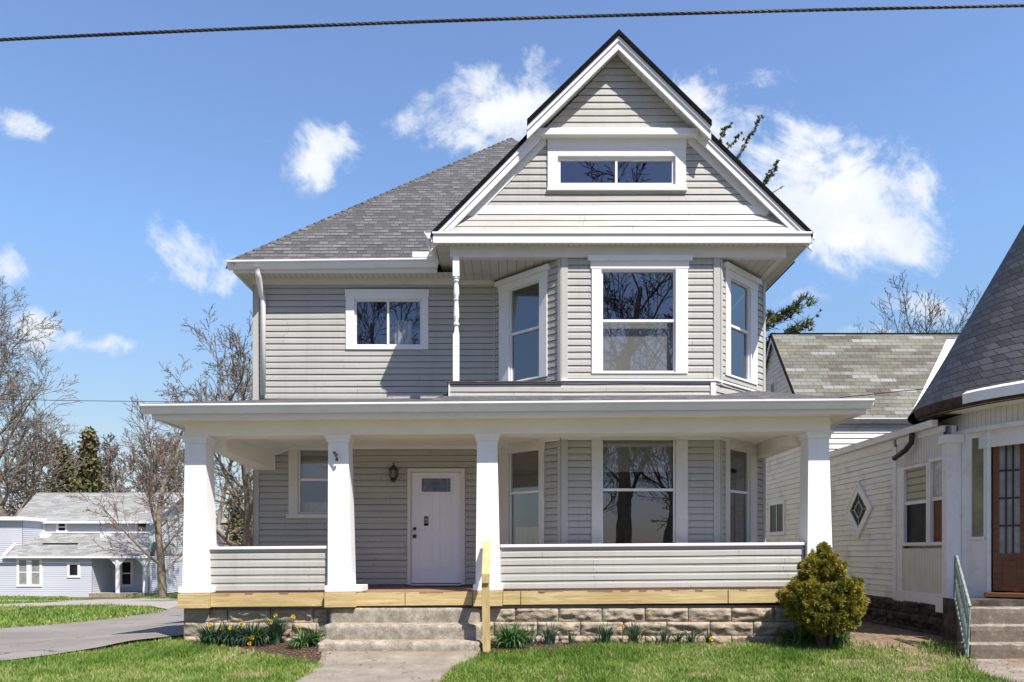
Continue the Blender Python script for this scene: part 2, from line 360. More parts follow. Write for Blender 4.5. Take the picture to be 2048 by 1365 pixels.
def ground_mat():
    m, t, b = newmat('lawn_soil')
    co = coords(t)
    n = t.noise(co, .7, 6, .6); f = t.noise(co, 30, 4, .7)
    col = t.mixc(t.mapr(f.outputs[0], .3, .7), (.075, .10, .03, 1), (.14, .165, .06, 1))
    col = t.mixc(t.mapr(n.outputs[0], .48, .66, 0, .85), col, (.24, .19, .12, 1))
    t.l.new(col, b.inputs['Base Color']); b.inputs['Roughness'].default_value = 1; b.inputs['Specular IOR Level'].default_value = .1
    bump(t, b, f.outputs[0], 1.0, .05)
    return m
M['ground'] = ground_mat()
M['soil'] = pm('bare_soil', (.16, .105, .07), (.30, .21, .15), 7, .98, 1.0, 40, .1, dirt=(.09, .11, .04), dirt_amt=.6, dirt_scale=1.6)

M['nwhite'] = pm('old_white_clapboard', (.74, .72, .67), (.80, .78, .74), 1.2, .7, .15, 20, .25, dirt=(.30, .27, .22), dirt_amt=.42, dirt_scale=2.4, streak=(.4, .4, 3))
M['npaint'] = pm('old_white_paint', (.72, .71, .69), (.80, .79, .78), 3, .6, .15, 30, .3, dirt=(.45, .41, .36), dirt_amt=.35, dirt_scale=6, streak=(1, 1, .35))
M['bead'] = slats('beadboard', (.66, .635, .57), (.25, .22, .18), .085, 0, .12, dirt=(.5, .46, .38))
M['nshingle'] = tiles('patchy_shingles', .62, .14, [(0, (.105, .09, .082)), (.2, (.135, .13, .108)), (.45, (.158, .16, .128)), (.7, (.182, .184, .152)), (.88, (.235, .237, .215)), (1, (.31, .31, .29))], line=.7, gap=.012, wl=.31, patch=(.24, .235, .17), bs=.5)
M['slate'] = tiles('slate_tiles', .23, .145, [(0, (.052, .053, .058)), (.5, (.075, .077, .084)), (1, (.108, .111, .12))], line=.9, gap=.014, bs=1.0, patch=(.075, .07, .065), rough=.6)
M['far_shingle'] = tiles('far_shingles', .5, .2, [(0, (.21, .21, .20)), (.5, (.27, .27, .26)), (1, (.35, .35, .34))], line=.25, gap=.02, patch=(.24, .24, .20), bs=.3, grain=12)
M['door'] = pm('white_door_paint', (.74, .75, .79), (.78, .79, .83), 2, .4, .05, 30, .4)

# ------------------------------------------------------------ mesh building
def auto_uv(pts):
    n = Vector((0, 0, 0))
    for i in range(len(pts)):
        a, b = pts[i], pts[(i + 1) % len(pts)]
        n += Vector(((a.y - b.y) * (a.z + b.z), (a.z - b.z) * (a.x + b.x), (a.x - b.x) * (a.y + b.y)))
    if n.length < 1e-12: return [(0, 0)] * len(pts)
    n.normalize()
    t = Vector((0, 0, 1)).cross(n)
    if t.length < .02: t = Vector((1, 0, 0))
    t.normalize(); w = n.cross(t)
    return [(p.dot(t), p.dot(w)) for p in pts]

NOSPLIT = {'crown', 'foliage', 'leaves', 'trunk', 'window', 'frame', 'wall', 'back_wall', 'partition_wall'}
class MB:
    def __init__(s): s.v = []; s.f = []; s.uv = []; s.mi = []; s.d = {}; s.r = []; s.sh = 0.0; s.rnd = 0.5; s.swap = False
    def vi(s, p):
        k = (round(p[0], 5), round(p[1], 5), round(p[2], 5))
        i = s.d.get(k)
        if i is None:
            i = len(s.v); s.d[k] = i; s.v.append(Vector(p))
        return i
    def face(s, pts, uv=None, mi=0):
        pts = [Vector(p) for p in pts]
        ix = [s.vi(p) for p in pts]
        if len(set(ix)) < 3: return
        if len(set(ix)) < len(ix):
            keep = []; 
            for j, i in enumerate(ix):
                if i not in [ix[q] for q in keep]: keep.append(j)
            ix = [ix[j] for j in keep]; pts = [pts[j] for j in keep]
            if uv: uv = [uv[j] for j in keep]
        s.f.append(ix); s.uv.append(uv or auto_uv(pts)); s.mi.append(mi); s.r.append(s.rnd)
    def hexa(s, b, t, mi=0):
        """b, t: four bottom and four top corners, same turning (anticlockwise from above)"""
        s.face(b[::-1], mi=mi); s.face(t, mi=mi)
        for i in range(4):
            j = (i + 1) % 4; s.face([b[i], b[j], t[j], t[i]], mi=mi)
    def box(s, x0, x1, y0, y1, z0, z1, mi=0):
        q = lambda z: [(x0, y0, z), (x1, y0, z), (x1, y1, z), (x0, y1, z)]
        s.hexa(q(z0), q(z1), mi)
    def prism(s, poly, y0, y1, mi=0):
        """poly: (x, z) outline carried from y0 to y1"""
        a = [(x, y0, z) for x, z in poly]; b = [(x, y1, z) for x, z in poly]
        ar = sum(poly[i][0] * poly[(i + 1) % len(poly)][1] - poly[(i + 1) % len(poly)][0] * poly[i][1] for i in range(len(poly)))
        if ar < 0: a.reverse(); b.reverse()
        s.face(a, mi=mi); s.face(b[::-1], mi=mi)
        for i in range(len(a)):
            j = (i + 1) % len(a); s.face([a[j], a[i], b[i], b[j]], mi=mi)
    def sweep(s, prof, P0, P1, o, mi=0):
        """prof: (out, up) outline carried from P0 to P1; o is the outward direction"""
        P0, P1, o = Vector(P0), Vector(P1), Vector(o)
        A = [P0 + o * a + Vector((0, 0, b)) for a, b in prof]; B = [P1 + o * a + Vector((0, 0, b)) for a, b in prof]
        s.face(A, mi=mi); s.face(B[::-1], mi=mi)
        for i in range(len(A)):
            j = (i + 1) % len(A); s.face([A[i], A[j], B[j], B[i]], mi=mi)
    def tube(s, pts, rad, n=8, mi=0, cap=True):
        pts = [Vector(p) for p in pts]
        if not hasattr(rad, '__len__'): rad = [rad] * len(pts)
        rings = []; ref = None
        for i, p in enumerate(pts):
            d = (pts[min(i + 1, len(pts) - 1)] - pts[max(i - 1, 0)])
            if d.length < 1e-9: d = Vector((0, 0, 1))
            d.normalize()
            if ref is None: ref = Vector((1, 0, 0)) if abs(d.x) < .8 else Vector((0, 1, 0))
            a = d.cross(ref).normalized(); b = d.cross(a); ref = a.cross(d)
            rings.append([p + (a * math.cos(6.2832 * k / n) + b * math.sin(6.2832 * k / n)) * rad[i] for k in range(n)])
        s.rings(rings, cap, mi)
    def rings(s, rings, cap=True, mi=0):
        base = len(s.v); n = len(rings[0])
        for r in rings:
            s.v.extend(r)
        for i in range(len(rings) - 1):
            for k in range(n):
                k2 = (k + 1) % n
                s.f.append([base + i * n + k, base + i * n + k2, base + (i + 1) * n + k2, base + (i + 1) * n + k])
                s.uv.append([(k / n, i), ((k + 1) / n, i), ((k + 1) / n, i + 1), (k / n, i + 1)]); s.mi.append(mi); s.r.append(s.rnd)
        if cap:
            for e in (0, len(rings) - 1):
                s.f.append([base + e * n + k for k in range(n)]); s.uv.append([(0, 0)] * n); s.mi.append(mi); s.r.append(s.rnd)
    def lathe(s, c, prof, n=20, mi=0):
        s.rings([[Vector((c[0] + r * math.cos(6.2832 * k / n), c[1] + r * math.sin(6.2832 * k / n), c[2] + z)) for k in range(n)] for r, z in prof], True, mi)
    def pieces(s):
        par = list(range(len(s.v)))
        def find(i):
            while par[i] != i: par[i] = par[par[i]]; i = par[i]
            return i
        for f in s.f:
            a = find(f[0])
            for i in f[1:]:
                b = find(i)
                if b != a: par[b] = a
        isl = {}
        for i, f in enumerate(s.f): isl.setdefault(find(f[0]), []).append(i)
        isl = list(isl.values())
        if not 1 < len(isl) <= 260: return None
        A = []
        for g in isl:
            p = np.array([s.v[i] for k in g for i in s.f[k]]); A.append((p.min(0), p.max(0)))
        lo = np.array([a[0] for a in A]); hi = np.array([a[1] for a in A]); sz = (hi - lo).max(1)
        comp = list(range(len(isl)))
        def fc(i):
            while comp[i] != i: i = comp[i]
            return i
        for i in range(len(isl)):
            gap = np.sqrt((np.maximum(0, np.maximum(lo - hi[i], lo[i] - hi)) ** 2).sum(1))
            for j in np.nonzero(gap < np.maximum(.02, .45 * np.maximum(sz, sz[i])))[0]:
                a, b = fc(i), fc(int(j))
                if a != b: comp[b] = a
        out = {}
        for i in range(len(isl)): out.setdefault(fc(i), []).extend(isl[i])
        return list(out.values()) if len(out) > 1 else None
    def build(s, name, mats, parent=None, **k):
        pc = s.pieces() if name not in NOSPLIT and len(s.f) < 30000 and parent is not None else None
        if not pc: return s.build1(name, mats, parent, **k)
        res = None
        for g in pc:
            m = MB(); m.sh = s.sh; m.swap = s.swap; mp = {}
            for i in g:
                ix = []
                for q in s.f[i]:
                    if q not in mp: mp[q] = len(m.v); m.v.append(s.v[q])
                    ix.append(mp[q])
                m.f.append(ix); m.uv.append(s.uv[i]); m.mi.append(s.mi[i]); m.r.append(s.r[i])
            o = m.build1(name, mats, parent, **k); res = res or o
        return res
    def build1(s, name, mats, parent=None, bev=0.0, smo=False, fixn=False):
        if not isinstance(mats, (list, tuple)): mats = [mats]
        me = bpy.data.meshes.new(name)
        vs = [(p[0], p[1], p[2] + s.sh * p[0]) for p in s.v]
        me.from_pydata(vs, [], s.f)
        for m in mats: me.materials.append(M[m] if isinstance(m, str) else m)
        uvl = me.uv_layers.new(name='UVMap')
        flat = [c for u in s.uv for q in u for c in ((q[1], q[0]) if s.swap else q)]
        uvl.data.foreach_set('uv', flat)
        me.polygons.foreach_set('material_index', s.mi)
        at = me.attributes.new('rnd', 'FLOAT', 'FACE'); at.data.foreach_set('value', s.r)
        if smo: me.polygons.foreach_set('use_smooth', [True] * len(s.f))
        if fixn:
            import bmesh
            bm = bmesh.new(); bm.from_mesh(me); bmesh.ops.recalc_face_normals(bm, faces=bm.faces); bm.to_mesh(me); bm.free()
        me.update()
        o = bpy.data.objects.new(name, me); COL.objects.link(o)
        if parent is not None:
            o.parent = parent; o.matrix_parent_inverse = Matrix.Translation(-parent.location)
        if bev:
            md = o.modifiers.new('bevel', 'BEVEL'); md.width = bev; md.segments = 2; md.limit_method = 'ANGLE'; md.angle_limit = math.radians(40)
        return o

def tag(o, label, cat, group=None):
    o['label'] = label; o['category'] = cat
    if group: o['group'] = group
    return o
def root(name, loc, label, cat, group=None):
    o = bpy.data.objects.new(name, None); COL.objects.link(o); o.location = loc; o.empty_display_size = .2
    return tag(o, label, cat, group)
def kind(o, k): o['kind'] = k; return o

class Fr:
    """upright plane from A to B (plan points, left to right seen from outside)"""
    def __init__(s, A, B):
        s.A = Vector((A[0], A[1], 0)); d = Vector((B[0] - A[0], B[1] - A[1], 0)); s.L = d.length; s.d = d.normalized()
        s.n = Vector((s.d.y, -s.d.x, 0)); s.a2 = A; s.b2 = B
    def pt(s, u, o, z): p = s.A + s.d * u + s.n * o; return Vector((p.x, p.y, z))
    def U(s, px): q = onplane(s.a2, s.b2, px); return (Vector((q[0], q[1], 0)) - s.A).dot(s.d)
    def Zp(s, px, py): q = onplane(s.a2, s.b2, px); return Z(py, q[1])
    def box(s, mb, u0, u1, o0, o1, z0, z1, mi=0):
        q = lambda z: [s.pt(u0, o1, z), s.pt(u1, o1, z), s.pt(u1, o0, z), s.pt(u0, o0, z)]
        mb.hexa(q(z0), q(z1), mi)

PROF = [(0, .019), (.58, .014), (.68, .008), (.905, .007), (.91, -.028), (1, -.028)]
PROF_FLAT = [(0, .020), (.93, .004), (.935, -.01), (1, -.01)]
def siding(mb, fr, z0, z1, pitch=.114, holes=(), lim=None, prof=PROF, wave=.0018, seed=0, step=.45, mi=0):
    nck = int(math.ceil((z1 - z0) / pitch - 1e-6))
    for k in range(nck):
        za = z0 + k * pitch; zb = min(za + pitch, z1)
        lv = [(za + pitch * t, o) for t, o in prof]
        zs = [z for z, _ in lv if z < zb - 1e-5] + [zb]
        for h in holes:
            for e in (h[2], h[3]):
                if za + 1e-4 < e < zb - 1e-4: zs.append(e)
        zs = sorted(set(zs))
        def off(z):
            for (a, oa), (b, ob) in zip(lv, lv[1:]):
                if z <= b + 1e-6: return oa + (ob - oa) * max(0, (z - a)) / (b - a)
            return lv[-1][1]
        def wob(u, z): return wave * noise.noise(Vector((u * .9, k * 1.7 + seed, 3.1)))
        seam = random.Random(k * 31 + int(seed * 7)).uniform(.15, .85) * fr.L if fr.L > 2 else 1e9
        def wz(u): return (.0045 if u > seam else 0) + wave * 1.3 * noise.noise(Vector((u * .7 + 9, k * .35 + seed, 7.7)))
        def runs(z):
            lo, hi = lim(z) if lim else (0, fr.L)
            iv = [(lo, hi)] if hi > lo else []
            for h in holes:
                if h[2] <= z <= h[3]:
                    nv = []
                    for a, b in iv:
                        if h[0] > a: nv.append((a, min(b, h[0])))
                        if h[1] < b: nv.append((max(a, h[1]), b))
                    iv = [q for q in nv if q[1] - q[0] > 1e-4]
            return iv
        for i in range(len(zs) - 1):
            a, b = zs[i], zs[i + 1]; zm = (a + b) / 2
            for (u0, u1) in runs(zm):
                ua0, ua1, ub0, ub1 = u0, u1, u0, u1
                if lim:
                    la, lb, lm = lim(a), lim(b), lim(zm)
                    if abs(u0 - lm[0]) < 1e-6: ua0, ub0 = la[0], lb[0]
                    if abs(u1 - lm[1]) < 1e-6: ua1, ub1 = la[1], lb[1]
                    if ub1 < ub0: ub0 = ub1 = (ub0 + ub1) / 2
                nst = max(1, int((u1 - u0) / step))
                for j in range(nst):
                    t0, t1 = j / nst, (j + 1) / nst
                    A0, A1 = ua0 + (ua1 - ua0) * t0, ua0 + (ua1 - ua0) * t1
                    B0, B1 = ub0 + (ub1 - ub0) * t0, ub0 + (ub1 - ub0) * t1
                    mb.face([fr.pt(A0, off(a) + wob(A0, a), a + wz(A0)), fr.pt(A1, off(a) + wob(A1, a), a + wz(A1)),
                             fr.pt(B1, off(b) + wob(B1, b), b + wz(B1)), fr.pt(B0, off(b) + wob(B0, b), b + wz(B0))], mi=mi)
                    if i == 0:
                        mb.face([fr.pt(A0, -.028, a + wz(A0) + .001), fr.pt(A1, -.028, a + wz(A1) + .001),
                                 fr.pt(A1, off(a) + wob(A1, a), a + wz(A1)), fr.pt(A0, off(a) + wob(A0, a), a + wz(A0))], mi=mi)

def window(parent, fr, outer, glass, rail=None, mull=None, head=0.0, headout=0.0, crown=False, sill=0.0, cas='white', out=.035, label=None, sashw=.035, curtain=None, bottom=True, glassmat='glass', low_out=None):
    """outer, glass: (u0, u1, z0, z1) on plane fr"""
    a0, a1, b0, b1 = outer; g0, g1, h0, h1 = glass
    s0, s1, t0, t1 = g0 - sashw, g1 + sashw, h0 - sashw, h1 + sashw
    s0 = max(s0, a0 + .02); s1 = min(s1, a1 - .02)
    c = MB()
    fr.box(c, a0, s0, -.06, out, b0, b1 - head)
    fr.box(c, s1, a1, -.06, out, b0, b1 - head)
    fr.box(c, a0 - headout, a1 + headout, -.055, out + .004, b1 - head, b1) if head else None
    fr.box(c, s0, s1, -.06, out, t1, b1 - head)
    if bottom: fr.box(c, s0, s1, -.06, out, b0, t0)
    if crown: fr.box(c, a0 - headout - .05, a1 + headout + .05, -.05, out + .055, b1 + .0005, b1 + .085)
    if sill: fr.box(c, a0 - .04, a1 + .04, -.05, out + .03, b0 - sill, b0 - .0005)
    w = c.build('window', cas, parent, bev=.004)
    if label: w['label'] = label
    f = MB(); i0, i1 = -.055, -.005
    fr.box(f, s0 + .002, g0, i0, i1, t0 + .002, t1 - .002); fr.box(f, g1, s1 - .002, i0, i1, t0 + .002, t1 - .002)
    fr.box(f, g0, g1, i0, i1, h1, t1 - .002); fr.box(f, g0, g1, i0, i1, t0 + .002, h0)
    if rail is not None: fr.box(f, g0, g1, i0 + .002, i1 + .008, rail - .022, rail + .022)
    if mull is not None: fr.box(f, mull - .02, mull + .02, i0 + .002, i1 + .008, h0, h1)
    f.build('frame', 'sash', w, bev=.003)
    p = MB()
    def pn(u0, u1, z0, z1, o): p.face([fr.pt(u0, o, z0), fr.pt(u1, o, z0), fr.pt(u1, o, z1), fr.pt(u0, o, z1)])
    if rail is not None: pn(g0, g1, h0, rail - .02, -.036); pn(g0, g1, rail + .02, h1, -.026)
    elif mull is not None: pn(g0, mull - .018, h0, h1, -.026); pn(mull + .018, g1, h0, h1, -.036)
    else: pn(g0, g1, h0, h1, -.03)
    p.build('pane', glassmat, w)
    if curtain:
        q = MB()
        for (u0, u1, z0, z1, mt, dep) in curtain:
            n = max(2, int((u1 - u0) / .03)); amp = .018 if mt == 0 else 0.0
            for k in range(n):
                x0, x1 = u0 + (u1 - u0) * k / n, u0 + (u1 - u0) * (k + 1) / n
                o0, o1 = -dep + amp * math.sin(k * 1.9), -dep + amp * math.sin((k + 1) * 1.9)
                q.face([fr.pt(x0, o0, z0), fr.pt(x1, o1, z0), fr.pt(x1, o1, z1), fr.pt(x0, o0, z1)], mi=mt)
        q.build('curtain', ['curtain', 'shade'], w)
    return w
def hole(w): return (w[0] + .025, w[1] - .025, w[2] + .025, w[3] - .025)

KPROF = [(0, 0), (0, -.115), (.055, -.115), (.075, -.075), (.085, -.06), (.10, -.035), (.115, -.025), (.115, 0), (.105, 0), (.105, -.02), (.01, -.02)]
GPROF = [(0, 0), (0, -.14), (.06, -.14), (.085, -.09), (.09, -.05), (.115, -.04), (.125, -.028), (.125, 0), (.112, 0), (.112, -.02), (.01, -.02)]

# ------------------------------------------------------------ the grey house
house = root('house', (0, 13.9, 0), 'two storey grey sided house with white front porch and tall front gable', 'house')
YW, YB, YP = 13.9, 12.8, 12.0
SH = .0075
WA = (X(511, YW), YW); L1 = (X(990, YW), YW); L2 = (X(1122, YB), YB); R1 = (X(1440, YB), YB); R2 = (X(1527, YW), YW)
fw = Fr(WA, L1); fl = Fr(L1, L2); ff = Fr(L2, R1); fr_ = Fr(R1, R2)
def rect(fr, x0, x1, y0, y1):
    """pixel box to (u0, u1, z0, z1) on plane; y0 top"""
    pm_ = (x0 + x1) / 2
    return (fr.U(x0), fr.U(x1), fr.Zp(pm_, y1), fr.Zp(pm_, y0))

zsof = Z(515, 12.75)           # underside of the gable storey
zfr0 = Z(571, YW)
# upper windows
ul_o, ul_g = rect(fw, 692, 857, 580, 700), rect(fw, 713, 840, 603, 689)
window(house, fw, ul_o, ul_g, mull=fw.U(776), head=.14, headout=.012, label='sliding window on the upper left wall', curtain=[(fw.U(780), fw.U(822), fw.Zp(800, 690), fw.Zp(800, 636), 0, .16)])
ucz = (Z(745, YB), Z(524, YB))
uc_o = (ff.U(1183), ff.U(1375), Z(748, YB), Z(524, YB)); uc_g = (ff.U(1206), ff.U(1347), Z(742, YB), Z(544, YB))
window(house, ff, uc_o, uc_g, rail=Z(642, YB), head=.13, headout=.02, crown=True, sashw=.03, label='wide upper window in the middle of the bay', curtain=[(ff.U(1200), ff.U(1352), Z(742, YB), Z(642, YB), 1, .12)])
z0b, z1b = Z(748, YB), Z(524, YB)
def bw(fr, xs, rail_py, lab, lower=False, **k):
    o0, g0, g1, o1 = [fr.U(q) for q in xs]
    if lower: zo0, zo1, zg0, zg1, zr = 1.30, 3.46, 1.40, Z(876, YB) , Z(980, YB)
    else: zo0, zo1, zg0, zg1, zr = z0b, Z(533, YB), Z(742, YB), Z(549, YB), Z(642, YB)
    cu = k.pop('cur', None)
    return (o0, o1, zo0, zo1), window(house, fr, (o0, o1, zo0, zo1), (g0, g1, zg0, zg1), rail=zr, head=.12, headout=.015, crown=not lower, sashw=.028, label=lab,
             curtain=[(g0, g1, cu[0], cu[1], cu[2], .13)] if cu else None, **k)
h_l, _ = bw(fl, (1000, 1022, 1078, 1096), 665, 'narrow upper window on the left slant of the bay')
h_r, _ = bw(fr_, (1449, 1460, 1497, 1512), 665, 'narrow upper window on the right slant of the bay')
# lower windows
ll_o, ll_g = rect(fw, 578, 694, 888, 1029), rect(fw, 600, 673, 901, 1025)
window(house, fw, ll_o, ll_g, rail=Z(960, YW), sill=.075, cas='frieze', label='double hung window on the porch left of the door', curtain=[(ll_g[0], ll_g[1], ll_g[2], ll_g[3] - .95, 0, .2), (ll_g[0], ll_g[1], Z(960, YW), ll_g[3], 1, .16)])
lc_o = (ff.U(1183), ff.U(1375), 1.28, 3.47); lc_g = (ff.U(1206), ff.U(1347), 1.36, Z(872, YB))
window(house, ff, lc_o, lc_g, rail=Z(980, YB), cas='frieze', label='wide lower window in the middle of the bay, behind the porch rail', curtain=[(lc_g[0], lc_g[1], Z(943, YB), lc_g[3], 1, .10)])
g_l, _ = bw(fl, (1000, 1021, 1077, 1090), 985, 'narrow lower window on the left slant of the bay', True, cas='frieze', cur=(1.4, 2.0, 0))
g_r, _ = bw(fr_, (1449, 1459, 1497, 1511), 985, 'narrow lower window on the right slant of the bay', True, cas='frieze')
# door opening
dz0, dz1 = .96, Z(945, YW); d0, d1 = fw.U(822), fw.U(922)

# walls
w = MB()
siding(w, fw, 4.28, zfr0 + .01, holes=[hole(ul_o)], seed=1)
siding(w, fl, 4.40, zsof, holes=[hole((h_l[0], h_l[1], h_l[2], h_l[3]))], seed=2)
siding(w, ff, 4.40, zsof + .18, holes=[hole(uc_o)], seed=3)
siding(w, fr_, 4.40, zsof, holes=[hole(h_r)], seed=4)
# side and rear faces
siding(w, Fr((WA[0], 22.5), WA), .95, zfr0 + .2, seed=8, step=3)
siding(w, Fr(R2, (R2[0], 22.5)), .95, zfr0 + .2, seed=9, step=3)
w.box(WA[0] + .02, R2[0] - .02, 22.4, 22.5, .9, 6.6)
w.build('wall', 'siding', house)
w = MB()
siding(w, fw, .95, 3.50, holes=[hole(ll_o), (d0 - .02, d1 + .02, .9, dz1 + .02)], seed=5)
siding(w, fl, .95, 3.50, holes=[hole(g_l)], seed=6)
siding(w, ff, .95, 3.50, holes=[hole(lc_o)], seed=7)
siding(w, fr_, .95, 3.50, holes=[hole(g_r)], seed=10)
w.build('porch_wall', 'siding', house)
# corner boards
c = MB()
fw.box(c, -.03, .075, -.05, .034, .95, zfr0 + .02)
c.box(WA[0] - .034, WA[0] - .0305, 13.85, 13.99, .95, zfr0 + .02)
for (za, zb) in ((4.4, zsof + .15), (.95, 3.47)):
    zt = min(zb, zsof - .002) if za > 4 else zb
    ff.box(c, 0.0, .115, -.03, .030, za, zb); fl.box(c, fl.L - .06, fl.L + .008, -.03, .028, za, zt)
    ff.box(c, ff.L - .115, ff.L, -.03, .030, za, zb); fr_.box(c, -.008, .055, -.03, .028, za, zt)
    fr_.box(c, fr_.L - .055, fr_.L + .03, -.02, .030, za, zt)
    fw.box(c, fw.L - .03, fw.L - .002, -.02, .026, za, zt)
c.build('corner_board', 'corner', house, bev=.004)
# frieze under the main eave
c = MB(); fw.box(c, -.06, fw.L - .02, -.03, .045, zfr0, zfr0 + .225)
c.build('frieze_board', 'frieze', house, bev=.004)
# inside of the house: floors and partitions seen through the glass
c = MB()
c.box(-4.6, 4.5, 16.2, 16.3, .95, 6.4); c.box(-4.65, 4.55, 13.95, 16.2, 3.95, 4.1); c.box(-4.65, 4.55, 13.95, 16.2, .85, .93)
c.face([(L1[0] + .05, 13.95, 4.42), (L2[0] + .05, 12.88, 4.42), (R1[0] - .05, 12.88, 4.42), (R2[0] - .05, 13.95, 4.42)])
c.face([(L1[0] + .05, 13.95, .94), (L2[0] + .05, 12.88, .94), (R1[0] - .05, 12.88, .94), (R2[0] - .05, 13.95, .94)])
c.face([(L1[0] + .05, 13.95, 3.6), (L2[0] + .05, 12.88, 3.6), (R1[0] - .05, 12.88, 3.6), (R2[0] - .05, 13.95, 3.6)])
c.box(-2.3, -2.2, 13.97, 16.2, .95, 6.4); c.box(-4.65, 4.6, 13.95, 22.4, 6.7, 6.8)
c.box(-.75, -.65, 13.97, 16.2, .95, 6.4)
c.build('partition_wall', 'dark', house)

# door
dr = MB(); dd = fw
fw.box(dr, d0, d1, -.07, -.03, dz0 + .02, dz1)
door = dr.build('door', 'door', house, bev=.004)
def dpanel(mb, u0, u1, z0, z1, t=.012):
    for (a, b, c_, d_) in ((u0, u1, z0, z0 + t), (u0, u1, z1 - t, z1), (u0, u0 + t, z0 + t, z1 - t), (u1 - t, u1, z0 + t, z1 - t)):
        fw.box(mb, a, b, -.03, -.022, c_, d_)
    fw.box(mb, u0 + .045, u1 - .045, -.03, -.024, z0 + .045, z1 - .045)
dp = MB(); um = (d0 + d1) / 2
for s in (0, 1):
    a = d0 + .15 + s * .37; dpanel(dp, a, a + .25, 1.22, 1.78); dpanel(dp, a, a + .25, 1.93, 2.63)
dp.build('door_panel', 'door', door, bev=.003)
dl = MB(); q = rect(fw, 843, 901, 957, 984)
for (a, b, c_, d_) in ((q[0] - .035, q[1] + .035, q[3], q[3] + .03), (q[0] - .035, q[1] + .035, q[2] - .03, q[2]), (q[0] - .035, q[0], q[2], q[3]), (q[1], q[1] + .035, q[2], q[3])):
    fw.box(dl, a, b, -.03, -.012, c_, d_)
lt = dl.build('door_light_frame', 'door', door, bev=.003)
g = MB(); g.face([fw.pt(q[0], -.026, q[2]), fw.pt(q[1], -.026, q[2]), fw.pt(q[1], -.026, q[3]), fw.pt(q[0], -.026, q[3])]); g.build('door_glass', M['glass_door'], lt)
g = MB()
for uu in (q[0] + .06, q[1] - .06): fw.box(g, uu - .0025, uu + .0025, -.026, -.02, q[2], q[3])
for zz in (q[2] + .11, q[3] - .05): fw.box(g, q[0], q[1], -.025, -.0195, zz - .0025, zz + .0025)
g.build('leaded_bar', 'lead', lt)
g = MB()
for (zz, r) in ((Z(1058, YW), .030), (Z(1073, YW), .036)):
    cpt = fw.pt(fw.U(829), -.03, zz)
    g.tube([cpt, cpt + Vector((0, -.02, 0))], r, 16); g.tube([cpt + Vector((0, -.02, 0)), cpt + Vector((0, -.035, 0)), cpt + Vector((0, -.06, 0)), cpt + Vector((0, -.07, 0))], [r * .5, r * .85, r * .85, r * .4], 14)
g.build('door_knob', 'black', door, smo=True)
g = MB(); uc = fw.U(852)
fw.box(g, uc - .04, uc + .045, -.03, -.024, Z(1052, YW), Z(1033, YW))
st = g.build('door_sticker', 'white', door)
g = MB()
fw.box(g, uc - .035, uc + .04, -.024, -.0225, Z(1047, YW), Z(1044, YW)); fw.box(g, uc - .03, uc - .005, -.024, -.0225, Z(1042.5, YW), Z(1036, YW)); fw.box(g, uc + .005, uc + .035, -.024, -.0225, Z(1043, YW), Z(1035, YW))
g.build('sticker_print', 'shade', st)
df = MB()
fw.box(df, fw.U(815), d0 - .002, -.07, .035, .95, dz1 + .07); fw.box(df, d1 + .002, fw.U(930), -.07, .035, .95, dz1 + .07)
fw.box(df, d0 - .002, d1 + .002, -.07, .033, dz1 + .004, dz1 + .07); fw.box(df, d0, d1, -.08, .05, .935, .965)
df.build('door_frame', 'frieze', house, bev=.004)

# porch lantern on the wall
ln = MB(); lc = fw.pt(fw.U(789), 0, 0); lx, ly = lc.x, lc.y
zc = Z(947, YW)
ln.tube([(lx, ly - .018, zc - .05), (lx, ly - .035, zc - .05)], .055, 14)
ln.tube([(lx, ly - .03, zc - .05), (lx, ly - .09, zc - .09), (lx, ly - .12, zc - .075)], .012, 6)
ln.lathe((lx, ly - .12, zc), [(.01, .175), (.016, .16), (.006, .15), (.02, .125), (.03, .12), (.095, .055), (.10, .045), (.06, .045)], 12)
ln.lathe((lx, ly - .12, zc), [(.065, -.095), (.05, -.11), (.055, -.13), (.03, -.16), (.01, -.175)], 12)
for k in range(6):
    a = k * 1.0472; ln.tube([(lx + .065 * math.cos(a), ly - .12 + .065 * math.sin(a), zc - .095), (lx + .085 * math.cos(a), ly - .12 + .085 * math.sin(a), zc + .045)], .006, 5)
lo = ln.build('wall_lantern', 'black', house)
g = MB(); g.lathe((lx, ly - .12, zc), [(.055, -.094), (.075, .044)], 12); g.build('lantern_glass', 'lampglass', lo)

# ---- porch
pr = MB(); pr.sh = SH
# deck
pr.box(X(360, 12.0), X(1660, 12.0), 11.97, 13.88, .845, .915)
deck = pr.build('deck', 'deckwood', house)
bd = MB(); bd.sh = SH
random.seed(3)
yb0, yb1 = 11.93, 11.965
zt, zbm = Z(1183.5, 11.95), Z(1210, 11.95)
segs = [(422, 648, 0), (712, 810, 0), (811, 945, .001), (1006, 1041, 0), (1042, 1455, .0015), (1456.5, 1556, 0), (1557, 1612, .002)]
for a, b, o in segs: bd.box(X(a, 11.95), X(b, 11.95) - .003, yb0 + o, yb1, zbm, zt)
for a, b in ((356, 417), (649, 711), (946, 1005), (1613, 1669)): bd.box(X(a, 11.86), X(b, 11.86), 11.84, 11.96, zbm - .012, zt + .004)
bd.build('rim_board', 'timber', house, bev=.004)
dk = MB(); dk.sh = SH; x = X(360, 11.95)
while x < 5.0:
    wd = random.uniform(.12, .15); 
    dk.box(x, x + wd - .006, 11.925 + random.uniform(0, .02), 11.969, .912, .938 + random.uniform(-.003, .002)); x += wd
dk.build('deck_edge', 'deckwood', house)
